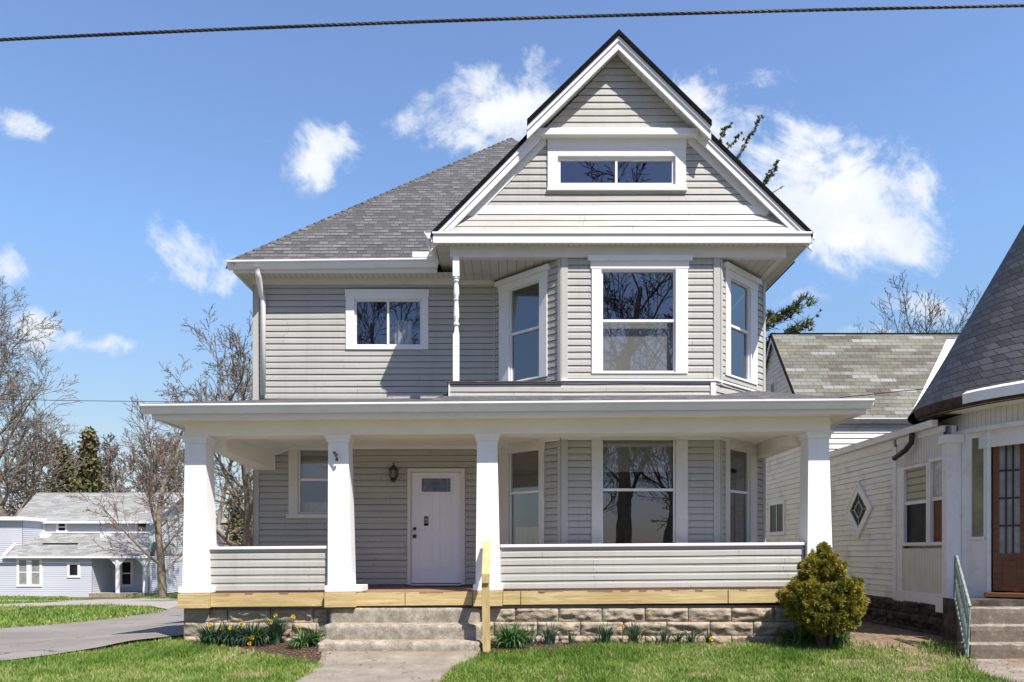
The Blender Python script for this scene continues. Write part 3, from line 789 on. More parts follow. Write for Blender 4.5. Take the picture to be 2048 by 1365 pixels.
# beams, soffit, fascia, gutter
b = MB(); b.sh = SH
xl, xr = X(369.5, 12), X(1661, 12)
b.box(xl, xr, 12.0, 12.42, Z(867.5, 12.0), 3.70)
b.build('porch_beam', 'ceiling', house, bev=.006)
b = MB()
def side(fo, fi, bo, bi, zf, zb):
    q = lambda z0, z1: [(min(fo, fi), 12.421, z0), (max(fo, fi), 12.421, z0), (max(bo, bi), 13.88, z1), (min(bo, bi), 13.88, z1)]
    b.hexa(q(zf, zb), q(3.60, 3.60))
side(-4.97, -4.74, -4.76, -4.40, 3.22, 3.065)
b.build('side_beam', 'ceiling', house, bev=.005); b = MB()
side(4.79, 4.58, 4.70, 4.47, 3.32, 3.28)
b.build('side_beam', 'ceiling', house, bev=.005)
b = MB(); b.sh = 0
b.box(-4.85, 4.66, 12.422, 13.89, 3.525, 3.56)
b.build('porch_ceiling', 'ceiling', house)
b = MB()
fw.box(b, .36, fw.L, -.005, .03, 3.455, 3.524); fl.box(b, 0.03, fl.L, 0, .028, 3.458, 3.5235); fr_.box(b, 0, fr_.L - .02, 0, .028, 3.458, 3.5235); ff.box(b, 0, ff.L, 0, .027, 3.46, 3.523)
for (q0, q1) in (((-4.41, 3.355), (-4.0, 3.53)),):
    A_, B_, C_ = Vector((-4.41, 13.886, 3.37)), Vector((-3.98, 13.886, 3.526)), Vector((-4.72, 12.43, 3.50)); D_ = Vector((-4.62, 12.43, 3.526))
    b.face([A_, B_, D_, C_]); b.face([A_, Vector((-4.41, 13.886, 3.526)), B_])
    b.hexa([A_ + Vector((0, -.03, -.035)), B_ + Vector((0, -.03, -.035)), B_ + Vector((0, 0, -.035)), A_ + Vector((0, 0, -.035))], [A_ + Vector((0, -.03, 0)), B_ + Vector((0, -.03, 0)), B_, A_])
b.box(-4.41, -4.375, 13.85, 13.886, 3.065, 3.335)
b.build('ceiling_trim', 'white', house)
b = MB(); b.sh = SH
zfb = Z(833, 11.66)
b.box(-5.60, 5.50, 11.66, 11.70, zfb, 3.86); b.box(-5.60, -5.56, 11.70, 13.9, zfb, 3.86); b.box(5.46, 5.50, 11.70, 13.9, zfb, 3.86)
b.build('porch_fascia', 'white', house, bev=.004)
b = MB(); b.sh = SH
b.box(-5.56, 5.46, 11.70, 12.0, zfb + .02, zfb + .035); b.box(-5.56, xl - .001, 12.0, 13.9, zfb + .02, zfb + .035); b.box(xr + .001, 5.46, 12.0, 13.9, zfb + .02, zfb + .035)
b.build('porch_soffit', 'ceiling', house)
gt = MB(); gt.sh = SH
gt.sweep(GPROF, (X(282, 11.56), 11.655, 3.875), (X(1748, 11.56), 11.655, 3.875), (0, -1, 0))
gt.build('porch_gutter', 'white_metal', house)
rf = MB(); rf.sh = SH * .5
y0, z0r = 11.60, 3.872
xs = [-5.72, -4.2, -1.35, -1.1, 4.2, 5.6]; zw = [z0r, 4.41, 4.41, 4.56, 4.56, z0r]
rf.face([(-5.72, y0, z0r), (-4.2, y0, z0r), (-4.2, 13.92, 4.41)])
rf.face([(-5.72, y0, z0r), (-4.2, 13.92, 4.41), (-5.72, 13.92, z0r)])
for i in (1, 2, 3): rf.face([(xs[i], y0, z0r), (xs[i + 1], y0, z0r), (xs[i + 1], 13.92, zw[i + 1]), (xs[i], 13.92, zw[i])])
rf.face([(4.2, y0, z0r), (5.6, y0, z0r), (4.2, 13.92, 4.56)]); rf.face([(5.6, y0, z0r), (5.6, 13.92, z0r), (4.2, 13.92, 4.56)])
rf.build('porch_roof', 'shingle', house)

# porch columns
def column(xb, xt, lab, bx):
    c = MB(); c.sh = SH
    zb, zt2 = .938, Z(867.5, 12.0) - .001
    a0, a1 = X(xb[0], 11.99), X(xb[1], 11.99); t0, t1 = X(xt[0], 12.03), X(xt[1], 12.03)
    c.hexa([(a0, 11.99, zb), (a1, 11.99, zb), (a1 - .01, 12.40, zb), (a0 + .01, 12.40, zb)],
           [(t0, 12.03, zt2), (t1, 12.03, zt2), (t1, 12.36, zt2), (t0, 12.36, zt2)])
    o = c.build('porch_column', 'post_white', house, bev=.006); o['label'] = lab
    d = MB(); d.sh = SH
    e0, e1 = X(bx[0], 11.95), X(bx[1], 11.95)
    d.box(e0, e1, 11.95, 12.44, zb + .001, zb + .10)
    d.build('column_base', 'post_white', o, bev=.008)
    d = MB(); d.sh = SH
    def ring(z, g): return [(t0 - g, 12.03 - g, z), (t1 + g, 12.03 - g, z), (t1 + g, 12.36 + g, z), (t0 - g, 12.36 + g, z)]
    prev = None
    for z, gg in ((zt2 - .11, .012), (zt2 - .095, .022), (zt2 - .05, .028), (zt2 - .02, .055), (zt2 - .002, .058)):
        r = ring(z, gg)
        if prev:
            for i in range(4): d.face([prev[i], prev[(i + 1) % 4], r[(i + 1) % 4], r[i]])
        prev = r
    d.face(prev); d.face(ring(zt2 - .11, .012)[::-1])
    d.build('column_capital', 'post_white', o)
column((364, 418), (370, 410), 'tapered white porch column at the left corner', (356, 424))
column((655, 703), (656, 696), 'tapered white porch column left of the steps', (649, 724))
column((951, 1001), (954, 994), 'tapered white porch column right of the steps', (946, 1006))
column((1614, 1667), (1617, 1658), 'tapered white porch column behind the round shrub', (1609, 1674))

# half walls between the columns
def halfwall(x0, x1, lab, cap0, cap1):
    a, b_ = X(x0, 12.1), X(x1, 12.1)
    f = Fr((a, 12.1), (b_, 12.1)); q = MB(); q.sh = SH
    siding(q, f, .965, 1.60, pitch=.127, seed=x0, wave=.004)
    q.box(a, b_, 12.115, 12.25, .945, 1.62)
    o = q.build('porch_rail_wall', 'siding', house); o['label'] = lab
    t = MB(); t.sh = SH
    f.box(t, 0, .02, -.01, .026, .95, 1.60); f.box(t, f.L - .02, f.L, -.01, .026, .95, 1.60)
    f.box(t, .02, f.L - .02, -.01, .022, 1.585, 1.625)
    t.build('rail_wall_trim', 'corner', o)
    t = MB(); t.sh = SH
    f.box(t, cap0, f.L + cap1, -.20, .05, 1.627, 1.675)
    t.build('rail_cap', 'white', o, bev=.006)
halfwall(418, 656, 'short sided porch rail wall left of the steps', 0, -.01)
halfwall(1000, 1606, 'long sided porch rail wall right of the steps', .005, .03)

# old faucet-like bracket on the second column
g = MB(); bx_, bz_ = X(671, 11.95), Z(912, 11.95)
g.tube([(bx_, 12.03, bz_ + .02), (bx_, 11.93, bz_ + .03)], .02, 8)
g.tube([(bx_ - .02, 11.93, bz_ + .045), (bx_ + .01, 11.92, bz_ + .0), (bx_ + .03, 11.93, bz_ - .04), (bx_ + .02, 11.95, bz_ - .07)], [.018, .014, .02, .026], 8)
g.tube([(bx_ - .035, 11.92, bz_ + .05), (bx_ + .01, 11.92, bz_ + .055)], .014, 8)
o = g.build('metal_bracket', 'rust', None); o.parent = house; o.matrix_parent_inverse = Matrix.Translation(-house.location)

# ---- block foundation: rough faced blocks laid in courses
def blocks(mb, fr, z0, courses, ch, bl, seed, u0=0.0, u1=None, amp=.05):
    rr = random.Random(seed); u1 = fr.L if u1 is None else u1
    for k in range(courses):
        za = z0 + k * ch; u = u0 - (bl * .5 if k % 2 else 0)
        while u < u1 - 1e-3:
            a, b_ = max(u, u0), min(u + bl, u1); u += bl
            if b_ - a < .03: continue
            nu, nz = max(3, int((b_ - a) / .03)), 12
            g_ = []; sd = rr.uniform(0, 90)
            for j in range(nz + 1):
                row = []
                for i in range(nu + 1):
                    s, t = i / nu, j / nz
                    edge = min(1, min(s * (b_ - a), (1 - s) * (b_ - a)) / .035) * min(1, min(t, 1 - t) * ch / .03)
                    nz_ = noise.noise(Vector((s * (b_ - a) * 4.5 + sd, t * 2.2, sd))) * .75 + noise.noise(Vector((s * (b_ - a) * 14 + sd, t * 4, sd * 2))) * .35
                    ph = t - .42 - .22 * noise.noise(Vector((s * (b_ - a) * 5 + sd, 7.7, sd)))
                    tilt = .6 * math.tanh(ph * 7)
                    row.append(fr.pt(a + .006 + s * (b_ - a - .012), .004 + edge * amp * (.55 + nz_ + tilt * .5), za + .005 + t * (ch - .01)))
                g_.append(row)
            for j in range(nz):
                for i in range(nu): mb.face([g_[j][i], g_[j][i + 1], g_[j + 1][i + 1], g_[j + 1][i]])
fd = MB()
fpx0, fpx1 = X(369, 12.05), X(1662, 12.05)
ffl = Fr((fpx0, 12.06), (fpx1, 12.06)); ffd = Fr((fpx0, 12.0), (fpx1, 11.985))
blocks(fd, ffl, -.02, 3, .222, .69, 11, u0=0, u1=ffl.U(655))
blocks(fd, ffd, .0, 3, .222, .69, 12, u0=ffd.U(945), u1=ffd.L)
fside = Fr((fpx0, 13.9), (fpx0, 12.10)); blocks(fd, fside, -.02, 3, .222, .69, 13)
# thicker pier blocks at the left corner
fp = Fr((X(367, 11.98), 12.0), (X(418, 11.98), 12.0)); blocks(fd, fp, -.02, 3, .23, .9, 14, amp=.03)
fd.build('foundation', 'stone', house, smo=True)
fd = MB(); fd.box(fpx0 + .01, X(945, 12.1), 12.075, 12.3, -.3, .70); fd.box(X(945, 12.1), fpx1 - .01, 12.012, 12.3, -.3, .70); fd.box(fpx0 + .012, fpx0 + .2, 12.3, 22.3, -.4, .9); fd.box(R2[0] - .2, R2[0] - .05, 12.3, 22.3, -.2, .95)
fd.box(X(368, 12.01), X(417, 12.01), 12.005, 12.109, -.2, .69)
fd.box(WA[0] + .02, R2[0] - .02, 13.93, 13.99, -.3, .94)
fd.build('foundation_core', 'mortar', house)

# ---- balcony ledge and skirt below the bay
zl = Z(763, 12.72); xa, xb_ = X(897, 12.72), X(1430, 12.72)
fs = Fr((xa, 12.72), (xb_, 12.72))
s = MB()
siding(s, fs, zl - .30, zl - .01, pitch=.125, seed=21, wave=.008)
fs2 = Fr((xb_, 12.72), (R2[0], 13.86)); siding(s, fs2, zl - .30, zl + .0, pitch=.125, seed=22, wave=.006)
fs3 = Fr((xa, 13.88), (xa, 12.72)); siding(s, fs3, zl - .34, zl - .01, pitch=.125, seed=23)
sk = s.build('balcony_skirt', 'siding', house)
t = MB()
fs.box(t, fs.U(1122), fs.L + .02, -.12, .045, zl - .005, zl + .028); fs2.box(t, -.02, fs2.L - .03, -.12, .045, zl - .004, zl + .03)
fs.box(t, fs.L - .08, fs.L + .01, -.02, .03, zl - .30, zl - .006); fs.box(t, 0, .025, -.02, .03, zl - .31, zl - .006)
t.build('ledge_trim', 'white', sk, bev=.004)
t = MB()
t.face([(xa - .03, 12.68, zl - .006), (L2[0] + .05, 12.68, zl - .004), (L2[0] + .02, 12.83, zl + .02), (L1[0], 13.9, zl + .05), (xa - .03, 13.9, zl + .05)])
t.box(xa - .035, L2[0] + .02, 12.665, 12.70, zl - .022, zl - .007)
t.build('ledge_roof', 'shingle', sk)
# turned post on the ledge
tp = MB(); px_, py_ = X(912.5, 12.77), 12.77; zt_ = zsof
h_ = zt_ - zl
tp.box(px_ - .055, px_ + .055, py_ - .055, py_ + .055, zt_ - .33, zt_)
pf = [(.052, .33), (.052, .36), (.040, .38), (.050, .40), (.038, .42), (.030, .44), (.045, .5), (.050, .62), (.034, .70), (.050, .72), (.034, .74), (.044, .85), (.050, 1.0), (.034, 1.10), (.052, 1.12), (.052, 1.15), (.034, 1.17), (.042, 1.26), (.052, 1.30)]
tp.lathe((px_, py_, zt_), [(r, -d_) for r, d_ in pf] + [(.052, -1.31)], 14)
tp.box(px_ - .052, px_ + .052, py_ - .052, py_ + .052, zl, zt_ - 1.31)
tp.build('turned_post', 'white', house)

# ---- gable storey over the bay
xg0, xg1 = X(900, 12.75), R2[0] + .0
zb0, zb1 = zsof, Z(491, 12.75)
b = MB(); b.box(xg0, xg1, 12.74, 12.86, zb0, zb1); b.box(xg0, xg0 + .10, 12.86, 13.89, zb0, zb1); b.box(xg1 - .12, xg1 - .02, 12.86, 13.93, zb0 + .001, zb1)
b.build('gable_beam', 'frieze', house, bev=.004)
b = MB(); b.box(xg0 + .1, xg1 - .12, 12.86, 13.895, zb0 + .012, zb0 + .03); b.build('bay_soffit', 'bay_soffit', house)
ex0, ex1 = X(866, 12.58), X(1622, 12.58)
b = MB(); b.box(ex0 + .03, ex1 - .03, 12.61, 12.739, zb1 - .02, zb1 - .008)
b.build('gable_soffit', 'soffit', house)
b = MB(); b.box(ex0 + .03, xg0 - .001, 12.742, 13.89, zb1 - .021, zb1 - .009); b.box(xg1 + .001, ex1 - .03, 12.742, 17.5, zb1 - .021, zb1 - .009)
b.build('gable_side_soffit', 'side_soffit', house)
zf0, zf1 = Z(486.5, 12.58), Z(469, 12.58)
b = MB(); b.box(ex0, ex1, 12.575, 12.61, zf0, zf1); b.box(ex0 - .012, ex1 + .012, 12.55, 12.612, zf1 + .0005, zf1 + .035)
b.box(ex0 - .002, ex0 + .022, 12.612, 13.5, zf0 - .01, zf1 + .0); b.box(ex1 - .022, ex1 + .002, 12.612, 17.5, zf0 - .01, zf1 + .0)
b.build('gable_fascia', 'white', house, bev=.004)

apx = (X(1237, 12.45), Z(65, 12.45))
eL = (X(862, 12.58), Z(466, 12.58)); eR = (X(1626, 12.58), Z(466, 12.58))
uL = (X(1054, 12.45), Z(244, 12.45)); uR = (X(1422, 12.45), Z(246, 12.45))
apl = (apx[0], apx[1] - .075)
def band(a, b, d0_, d1_): return [(a[0], a[1] - d0_), (b[0], b[1] - d0_), (b[0], b[1] - d1_), (a[0], a[1] - d1_)]
r = MB()
yr = 17.8
r.prism(band(eL, apl, 0, .05), 12.63, yr); r.prism(band(apl, eR, 0, .05), 12.63, yr)
gr = r.build('gable_roof', 'shingle', house)
r = MB()
r.prism(band(uL, apx, 0, .05), 12.44, 13.0); r.prism(band(apx, uR, 0, .05), 12.44, 13.0)
r.build('gable_peak_roof', 'shingle', gr)
r = MB()
r.prism(band(eL, (uL[0] + .06, eL[1] + (apl[1] - eL[1]) * (uL[0] + .06 - eL[0]) / (apl[0] - eL[0])), -.012, .07), 12.575, 12.629)
r.prism(band((uR[0] - .06, eR[1] + (apl[1] - eR[1]) * (uR[0] - .06 - eR[0]) / (apl[0] - eR[0])), eR, -.012, .07), 12.575, 12.629)
r.prism(band(uL, apx, -.012, .07), 12.39, 12.439); r.prism(band(apx, uR, -.012, .07), 12.39, 12.439)
# stepped shingle edge
rr = random.Random(5)
for A_, B_, yy in ((eL, apl, 12.60), (apl, eR, 12.60)):
    n = 26
    for k in range(n):
        if 10 < (k if A_ is eL else n - k) < 99 and (k / n if A_ is eL else 1 - k / n) > .5: continue
        t0, t1 = k / n, (k + 1) / n
        a = (A_[0] + (B_[0] - A_[0]) * t0, A_[1] + (B_[1] - A_[1]) * t0); c_ = (A_[0] + (B_[0] - A_[0]) * t1, A_[1] + (B_[1] - A_[1]) * t1)
        if A_ is eL: r.prism([(a[0], a[1] + .03), (c_[0], c_[1] + .012), (c_[0], c_[1]), (a[0], a[1])], yy, yy + .2)
        else: r.prism([(a[0], a[1] + .012), (c_[0], c_[1] + .03), (c_[0], c_[1]), (a[0], a[1])], yy, yy + .2)
r.build('roof_edge', 'edge', gr)
# rake boards
def rake(mb, a, b_, y0, y1, d0_, d1_): mb.prism(band(a, b_, d0_, d1_), y0, y1)
r = MB()
def at(a, b_, x): return (x, a[1] + (b_[1] - a[1]) * (x - a[0]) / (b_[0] - a[0]))
for (a, b_) in ((uL, apx), (apx, uR)):
    rake(r, a, b_, 12.42, 12.47, .071, .155); rake(r, a, b_, 12.445, 12.48, .1555, .285)
lA = at(eL, apl, uL[0] + .22); rA = at(eR, apl, uR[0] - .22)
for (a, b_) in ((eL, lA), (rA, eR)):
    rake(r, a, b_, 12.60, 12.64, .071, .155); rake(r, a, b_, 12.62, 12.65, .1555, .285)
r.build('rake_board', 'white', house, bev=.003)
r = MB()
for (a, b_) in ((uL, apx), (apx, uR)): rake(r, a, b_, 12.481, 12.74, .20, .215)
for (a, b_) in ((eL, lA), (rA, eR)): rake(r, a, b_, 12.651, 12.74, .20, .215)
r.build('rake_soffit', 'rake_soffit', house)
# gable siding
YG = 12.75
fg = Fr((eL[0] - .2, YG), (eR[0] + .2, YG))
def glim(d, xa0=None):
    def f(z):
        # inside the roof lines lowered by d
        sl_ = (apl[1] - eL[1]) / (apl[0] - eL[0]); sr_ = (apl[1] - eR[1]) / (apl[0] - eR[0])
        x0 = eL[0] + (z + d - eL[1]) / sl_; x1 = eR[0] + (z + d - eR[1]) / sr_
        if x1 < x0: x0 = x1 = (x0 + x1) / 2
        return (x0 - fg.A.x, x1 - fg.A.x)
    return f
ax0, ax1 = fg.U(1095), fg.U(1372)
at_o = (fg.U(1095), fg.U(1371), Z(379, YG), Z(300, YG)); at_g = (fg.U(1121), fg.U(1344), Z(366, YG), Z(321, YG))
g = MB()
siding(g, fg, Z(430, YG), Z(262, YG), holes=[hole(at_o)], lim=glim(.2), seed=31)
fg2 = Fr((fg.A.x, YG - .05), (fg.b2[0], YG - .05))
siding(g, fg2, Z(262, YG), apl[1] - .1, lim=glim(.16), seed=32)
# flared courses at the foot of the gable
zz0, zz1 = zf1 + .04, Z(430, YG)
nf = 3
for k in range(nf):
    za, zb_ = zz0 + (zz1 - zz0) * k / nf, zz0 + (zz1 - zz0) * (k + 1) / nf
    ya, yb_ = 12.60 + .14 * k / nf, 12.60 + .14 * (k + 1) / nf
    def xr_(z, d=.215):
        a, b_ = glim(d)(z); return a + fg.A.x, b_ + fg.A.x
    n = 24
    for j in range(n):
        def pp(z, y, t, wv=.006):
            a, b_ = xr_(z); x_ = a + (b_ - a) * t
            return (x_, y, z + wv * noise.noise(Vector((x_ * 1.3, k * 2.0, 5))))
        t0, t1 = j / n, (j + 1) / n
        g.face([pp(za, ya - .014, t0), pp(za, ya - .014, t1), pp(zb_, yb_ - .002, t1), pp(zb_, yb_ - .002, t0)])
        g.face([pp(za, ya + .006, t0), pp(za, ya + .006, t1), pp(za, ya - .014, t1), pp(za, ya - .014, t0)])
g.build('gable_wall', 'siding', house)
t = MB()
zq0, zq1 = Z(430, YG), Z(413, YG)
fgt = glim(.30); a, b_ = fgt(zq0); fg.box(t, a, b_, -.02, .03, zq0, zq1)
# frieze boards following the rakes
def rk(xa_, xb2, dd0, dd1, left):
    A_, B_ = (eL, apl) if left else (eR, apl)
    p = at(A_, B_, xa_); q = at(A_, B_, xb2)
    t.prism(band(p, q, dd0, dd1), YG - .026, YG + .01)
rk(X(935, YG), X(1092, YG), .25, .42, True); rk(X(1533, YG), X(1374, YG), .25, .42, False)
rk(X(935, YG) , X(1092, YG), .18, .2495, True); rk(X(1533, YG), X(1374, YG), .18, .2495, False)
t.box(fg.pt(ax0, 0, 0).x, fg.pt(ax1, 0, 0).x, YG - .05, YG + .0, Z(300, YG) + .001, Z(273, YG))
t.build('gable_frieze', 'white', house, bev=.003)
t = MB()
t.box(X(1071, 12.62), X(1396, 12.62), 12.58, 12.745, Z(272, 12.62), Z(258.5, 12.62)); t.box(X(1092, 12.6), X(1379, 12.6), 12.64, 12.74, Z(258.5, 12.62) + .0005, Z(254, 12.62))
t.build('gable_shelf', 'white', house, bev=.006)
window(house, fg, at_o, at_g, mull=fg.U(1232.5), label='low wide attic window in the front gable', out=.045, sashw=.05)
t = MB(); fg.box(t, at_o[0] - .01, at_o[1] + .02, -.02, .06, at_o[2] - .04, at_o[2] - .001); t.build('attic_sill', 'white', house, bev=.004)
# end gutters of the gable roof
gt = MB()
gt.sweep(KPROF, (ex0 - .035, 12.60, zf1 + .055), (ex0 - .035, 13.46, zf1 + .055), (-1, 0, 0)); gt.sweep(KPROF, (ex1 + .02, 17.4, zf1 + .05), (ex1 + .02, 12.60, zf1 + .05), (1, 0, 0))
gt.build('gable_gutter', 'white_metal', house)

# ---- main hip roof
egx, egy, egz = X(457, 13.50), 13.50, Z(524, 13.5)
pk = (X(1022, 18.6), 18.6, Z(277, 18.6))
exr = -egx
r = MB()
r.face([(egx, egy, egz), (exr, egy, egz), pk]); r.face([(egx, 23.7, egz), (egx, egy, egz), pk])
r.face([(exr, egy, egz), (exr, 23.7, egz), pk]); r.face([(exr, 23.7, egz), (egx, 23.7, egz), pk])
r.build('main_roof', 'shingle', house)
r = MB()   # hip caps
A_, B_ = Vector((egx, egy, egz)), Vector(pk); n = 46
for k in range(n):
    p, q_ = A_.lerp(B_, k / n), A_.lerp(B_, (k + 1.15) / n)
    d_ = (q_ - p).normalized(); sd = Vector((.707, -.707, 0)); up = Vector((0, 0, 1))
    w_ = .13
    r.face([p - sd * w_ * -1 + up * -.10, p + up * .035, q_ + up * .015, q_ + sd * w_ + up * -.10]); r.face([p + up * .035, p - sd * w_ + up * -.10, q_ - sd * w_ + up * -.10, q_ + up * .015])
r.build('hip_cap', 'shingle', house)
b = MB()
xe = ex0 - .03
b.box(egx + .06, xe, 13.56, 13.60, egz - .17, egz - .02); b.box(egx + .06, egx + .10, 13.60, 23.6, egz - .17, egz - .02)
b.build('eave_fascia', 'white', house)
b = MB(); b.box(egx + .10, xe + .3, 13.60, 13.9 - .001, egz - .165, egz - .15); b.build('eave_soffit', 'soffit', house)
b = MB(); b.box(egx + .10, WA[0] - .036, 13.9, 23.5, egz - .164, egz - .149); b.box(R2[0] + .001, exr - .05, 17.5, 23.5, egz - .164, egz - .149); b.build('eave_side_soffit', 'side_soffit', house)
gt = MB(); 
P0, P1 = Vector((egx - .01, 13.555, egz + .005)), Vector((xe + .02, 13.555, egz + .05))
gt.sweep(GPROF, P0, P1, (0, -1, 0))
gt.build('main_gutter', 'white_metal', house)
g = MB(); g.box(X(825, 13.45), X(858, 13.45), 13.43, 13.45, egz + .06, egz + .155); g.build('splash_guard', 'white_metal', house)
# downspout
g = MB()
def rtube(mb, pts, w_=.036, d_=.028):
    for a, b_ in zip(pts, pts[1:]):
        a, b_ = Vector(a), Vector(b_)
        mb.hexa([a + Vector((-w_, -d_, 0)), a + Vector((w_, -d_, 0)), a + Vector((w_, d_, 0)), a + Vector((-w_, d_, 0))][::1],
                [b_ + Vector((-w_, -d_, 0)), b_ + Vector((w_, -d_, 0)), b_ + Vector((w_, d_, 0)), b_ + Vector((-w_, d_, 0))])
xd0, xd1 = X(515, 13.5), X(526.5, 13.83)
g.tube([(xd0, 13.49, egz - .10), (xd0, 13.49, egz - .2), (xd0 + .01, 13.53, egz - .27), (xd1 - .01, 13.78, egz - .50), (xd1, 13.81, egz - .58), (xd1, 13.82, 4.45)], .05, 10)
g.build('downspout', 'white_metal', house, smo=True)

# ------------------------------------------------------------ ground
def grid_axis(segs):
    o = []
    for a, b, st in segs:
        n = max(1, round((b - a) / st)); o += [a + (b - a) * i / n for i in range(n)]
    o.append(segs[-1][1]); return o
gx = grid_axis([(-1500, -100, 350), (-100, -30, 10), (-30, -8, 2), (-8, -1.5, .4), (-1.5, 30, 5), (30, 100, 20), (100, 1500, 350)])
gy = grid_axis([(-600, -60, 90), (-60, 6, 6), (6, 10, 1), (10, 24, .7), (24, 60, 3), (60, 150, 15), (150, 2600, 350)])
me_v = [(x, y, gz(x, y)) for y in gy for x in gx]; nx = len(gx)
me_f = [(j * nx + i, j * nx + i + 1, (j + 1) * nx + i + 1, (j + 1) * nx + i) for j in range(len(gy) - 1) for i in range(nx - 1)]
me = bpy.data.meshes.new('ground'); me.from_pydata(me_v, [], me_f); me.materials.append(M['ground'])
gro = bpy.data.objects.new('ground', me); COL.objects.link(gro); kind(gro, 'structure')

def strip(name, A, B, mat, dz, knd='structure', n=60, m=14, jit=0.0):
    """ground sheet between two edges given as pixel outlines on the ground"""
    def res(pts):
        w3 = [G(*p) for p in pts]; d = [0]
        for a, b in zip(w3, w3[1:]): d.append(d[-1] + (b - a).length)
        o = []
        for i in range(n + 1):
            t = d[-1] * i / n
            for k in range(len(d) - 1):
                if t <= d[k + 1] + 1e-9:
                    o.append(w3[k].lerp(w3[k + 1], (t - d[k]) / max(1e-9, d[k + 1] - d[k]))); break
        return o
    a, b = res(A), res(B); mb = MB(); g_ = []
    for j in range(m + 1):
        row = []
        for i in range(n + 1):
            p = a[i].lerp(b[i], j / m)
            if jit and j in (0, m): p = p + Vector((0, jit * noise.noise(Vector((p.x * 3, p.y * 3, 1))), 0))
            row.append((p.x, p.y, gz(p.x, p.y) + dz))
        g_.append(row)
    for j in range(m):
        for i in range(n): mb.face([g_[j + 1][i], g_[j + 1][i + 1], g_[j][i + 1], g_[j][i]])
    return kind(mb.build(name, mat, fixn=False), knd)
strip('road', [(-330, 1281), (0, 1262), (130, 1251), (250, 1238), (330, 1224), (365, 1210), (520, 1196)],
      [(-330, 1385), (0, 1329), (200, 1301), (365, 1276), (420, 1266), (470, 1256), (520, 1246)], 'road', .05, n=80, m=16)
strip('path', [(-200, 1201.5), (0, 1201.5), (90, 1202.5), (140, 1203), (200, 1201), (300, 1200)], [(-200, 1204.5), (0, 1205), (90, 1205), (140, 1205.5), (200, 1206), (300, 1206)], 'path', .035)
strip('driveway', [(-200, 1211), (0, 1211), (90, 1207.5), (140, 1204.5), (200, 1201), (300, 1199), (360, 1200), (420, 1201)],
      [(-200, 1217), (0, 1216.5), (90, 1214.5), (140, 1213.5), (200, 1213.5), (300, 1215.5), (345, 1223), (420, 1222)], 'path', .045)
strip('walkway', [(645, 1300), (640, 1322), (618, 1345), (590, 1366), (520, 1420), (380, 1560)], [(962, 1300), (950, 1318), (915, 1340), (882, 1364), (840, 1420), (760, 1560)], 'walk', .012)
strip('mulch_bed', [(372, 1262), (500, 1262), (650, 1262)], [(392, 1296), (500, 1312), (655, 1342)], 'mulch', .010, jit=.08)
strip('mulch_bed', [(940, 1264), (1200, 1262), (1580, 1262), (1700, 1262)], [(950, 1309), (1180, 1297), (1560, 1294), (1700, 1298)], 'mulch', .010, jit=.06)
strip('bare_soil', [(1560, 1190), (1700, 1190), (2120, 1190)], [(1560, 1292), (1700, 1302), (2120, 1376)], 'soil', .006, jit=.1)
for q_ in ((1395, 1353, 55, 7), (1525, 1347, 40, 6), (1690, 1325, 45, 6), (1120, 1358, 40, 6), (500, 1352, 60, 9), (1835, 1340, 40, 6)):
    strip('bare_soil', [(q_[0] - q_[2], q_[1]), (q_[0], q_[1] - q_[3]), (q_[0] + q_[2], q_[1])], [(q_[0] - q_[2] + 1, q_[1] + .5), (q_[0], q_[1] + q_[3]), (q_[0] + q_[2] + 1, q_[1] + .5)], 'soil', .012, n=12, m=4)
strip('neighbour_walk', [(1935, 1318), (2050, 1318), (2200, 1318)], [(1950, 1352), (2030, 1372), (2260, 1430)], 'walk', .014)
# the street and pavement the photographer stands on
def flat(name, x0, x1, y0, y1, dz, mat):
    mb = MB(); n = 40
    for i in range(n):
        a, b = x0 + (x1 - x0) * i / n, x0 + (x1 - x0) * (i + 1) / n; mb.face([(a, y0, dz), (b, y0, dz), (b, y1, dz), (a, y1, dz)])
    return kind(mb.build(name, mat), 'structure')
flat('street', -60, 60, -9, 3.2, .012, 'road'); flat('pavement', -60, 60, 4.6, 6.3, .10, 'walk')

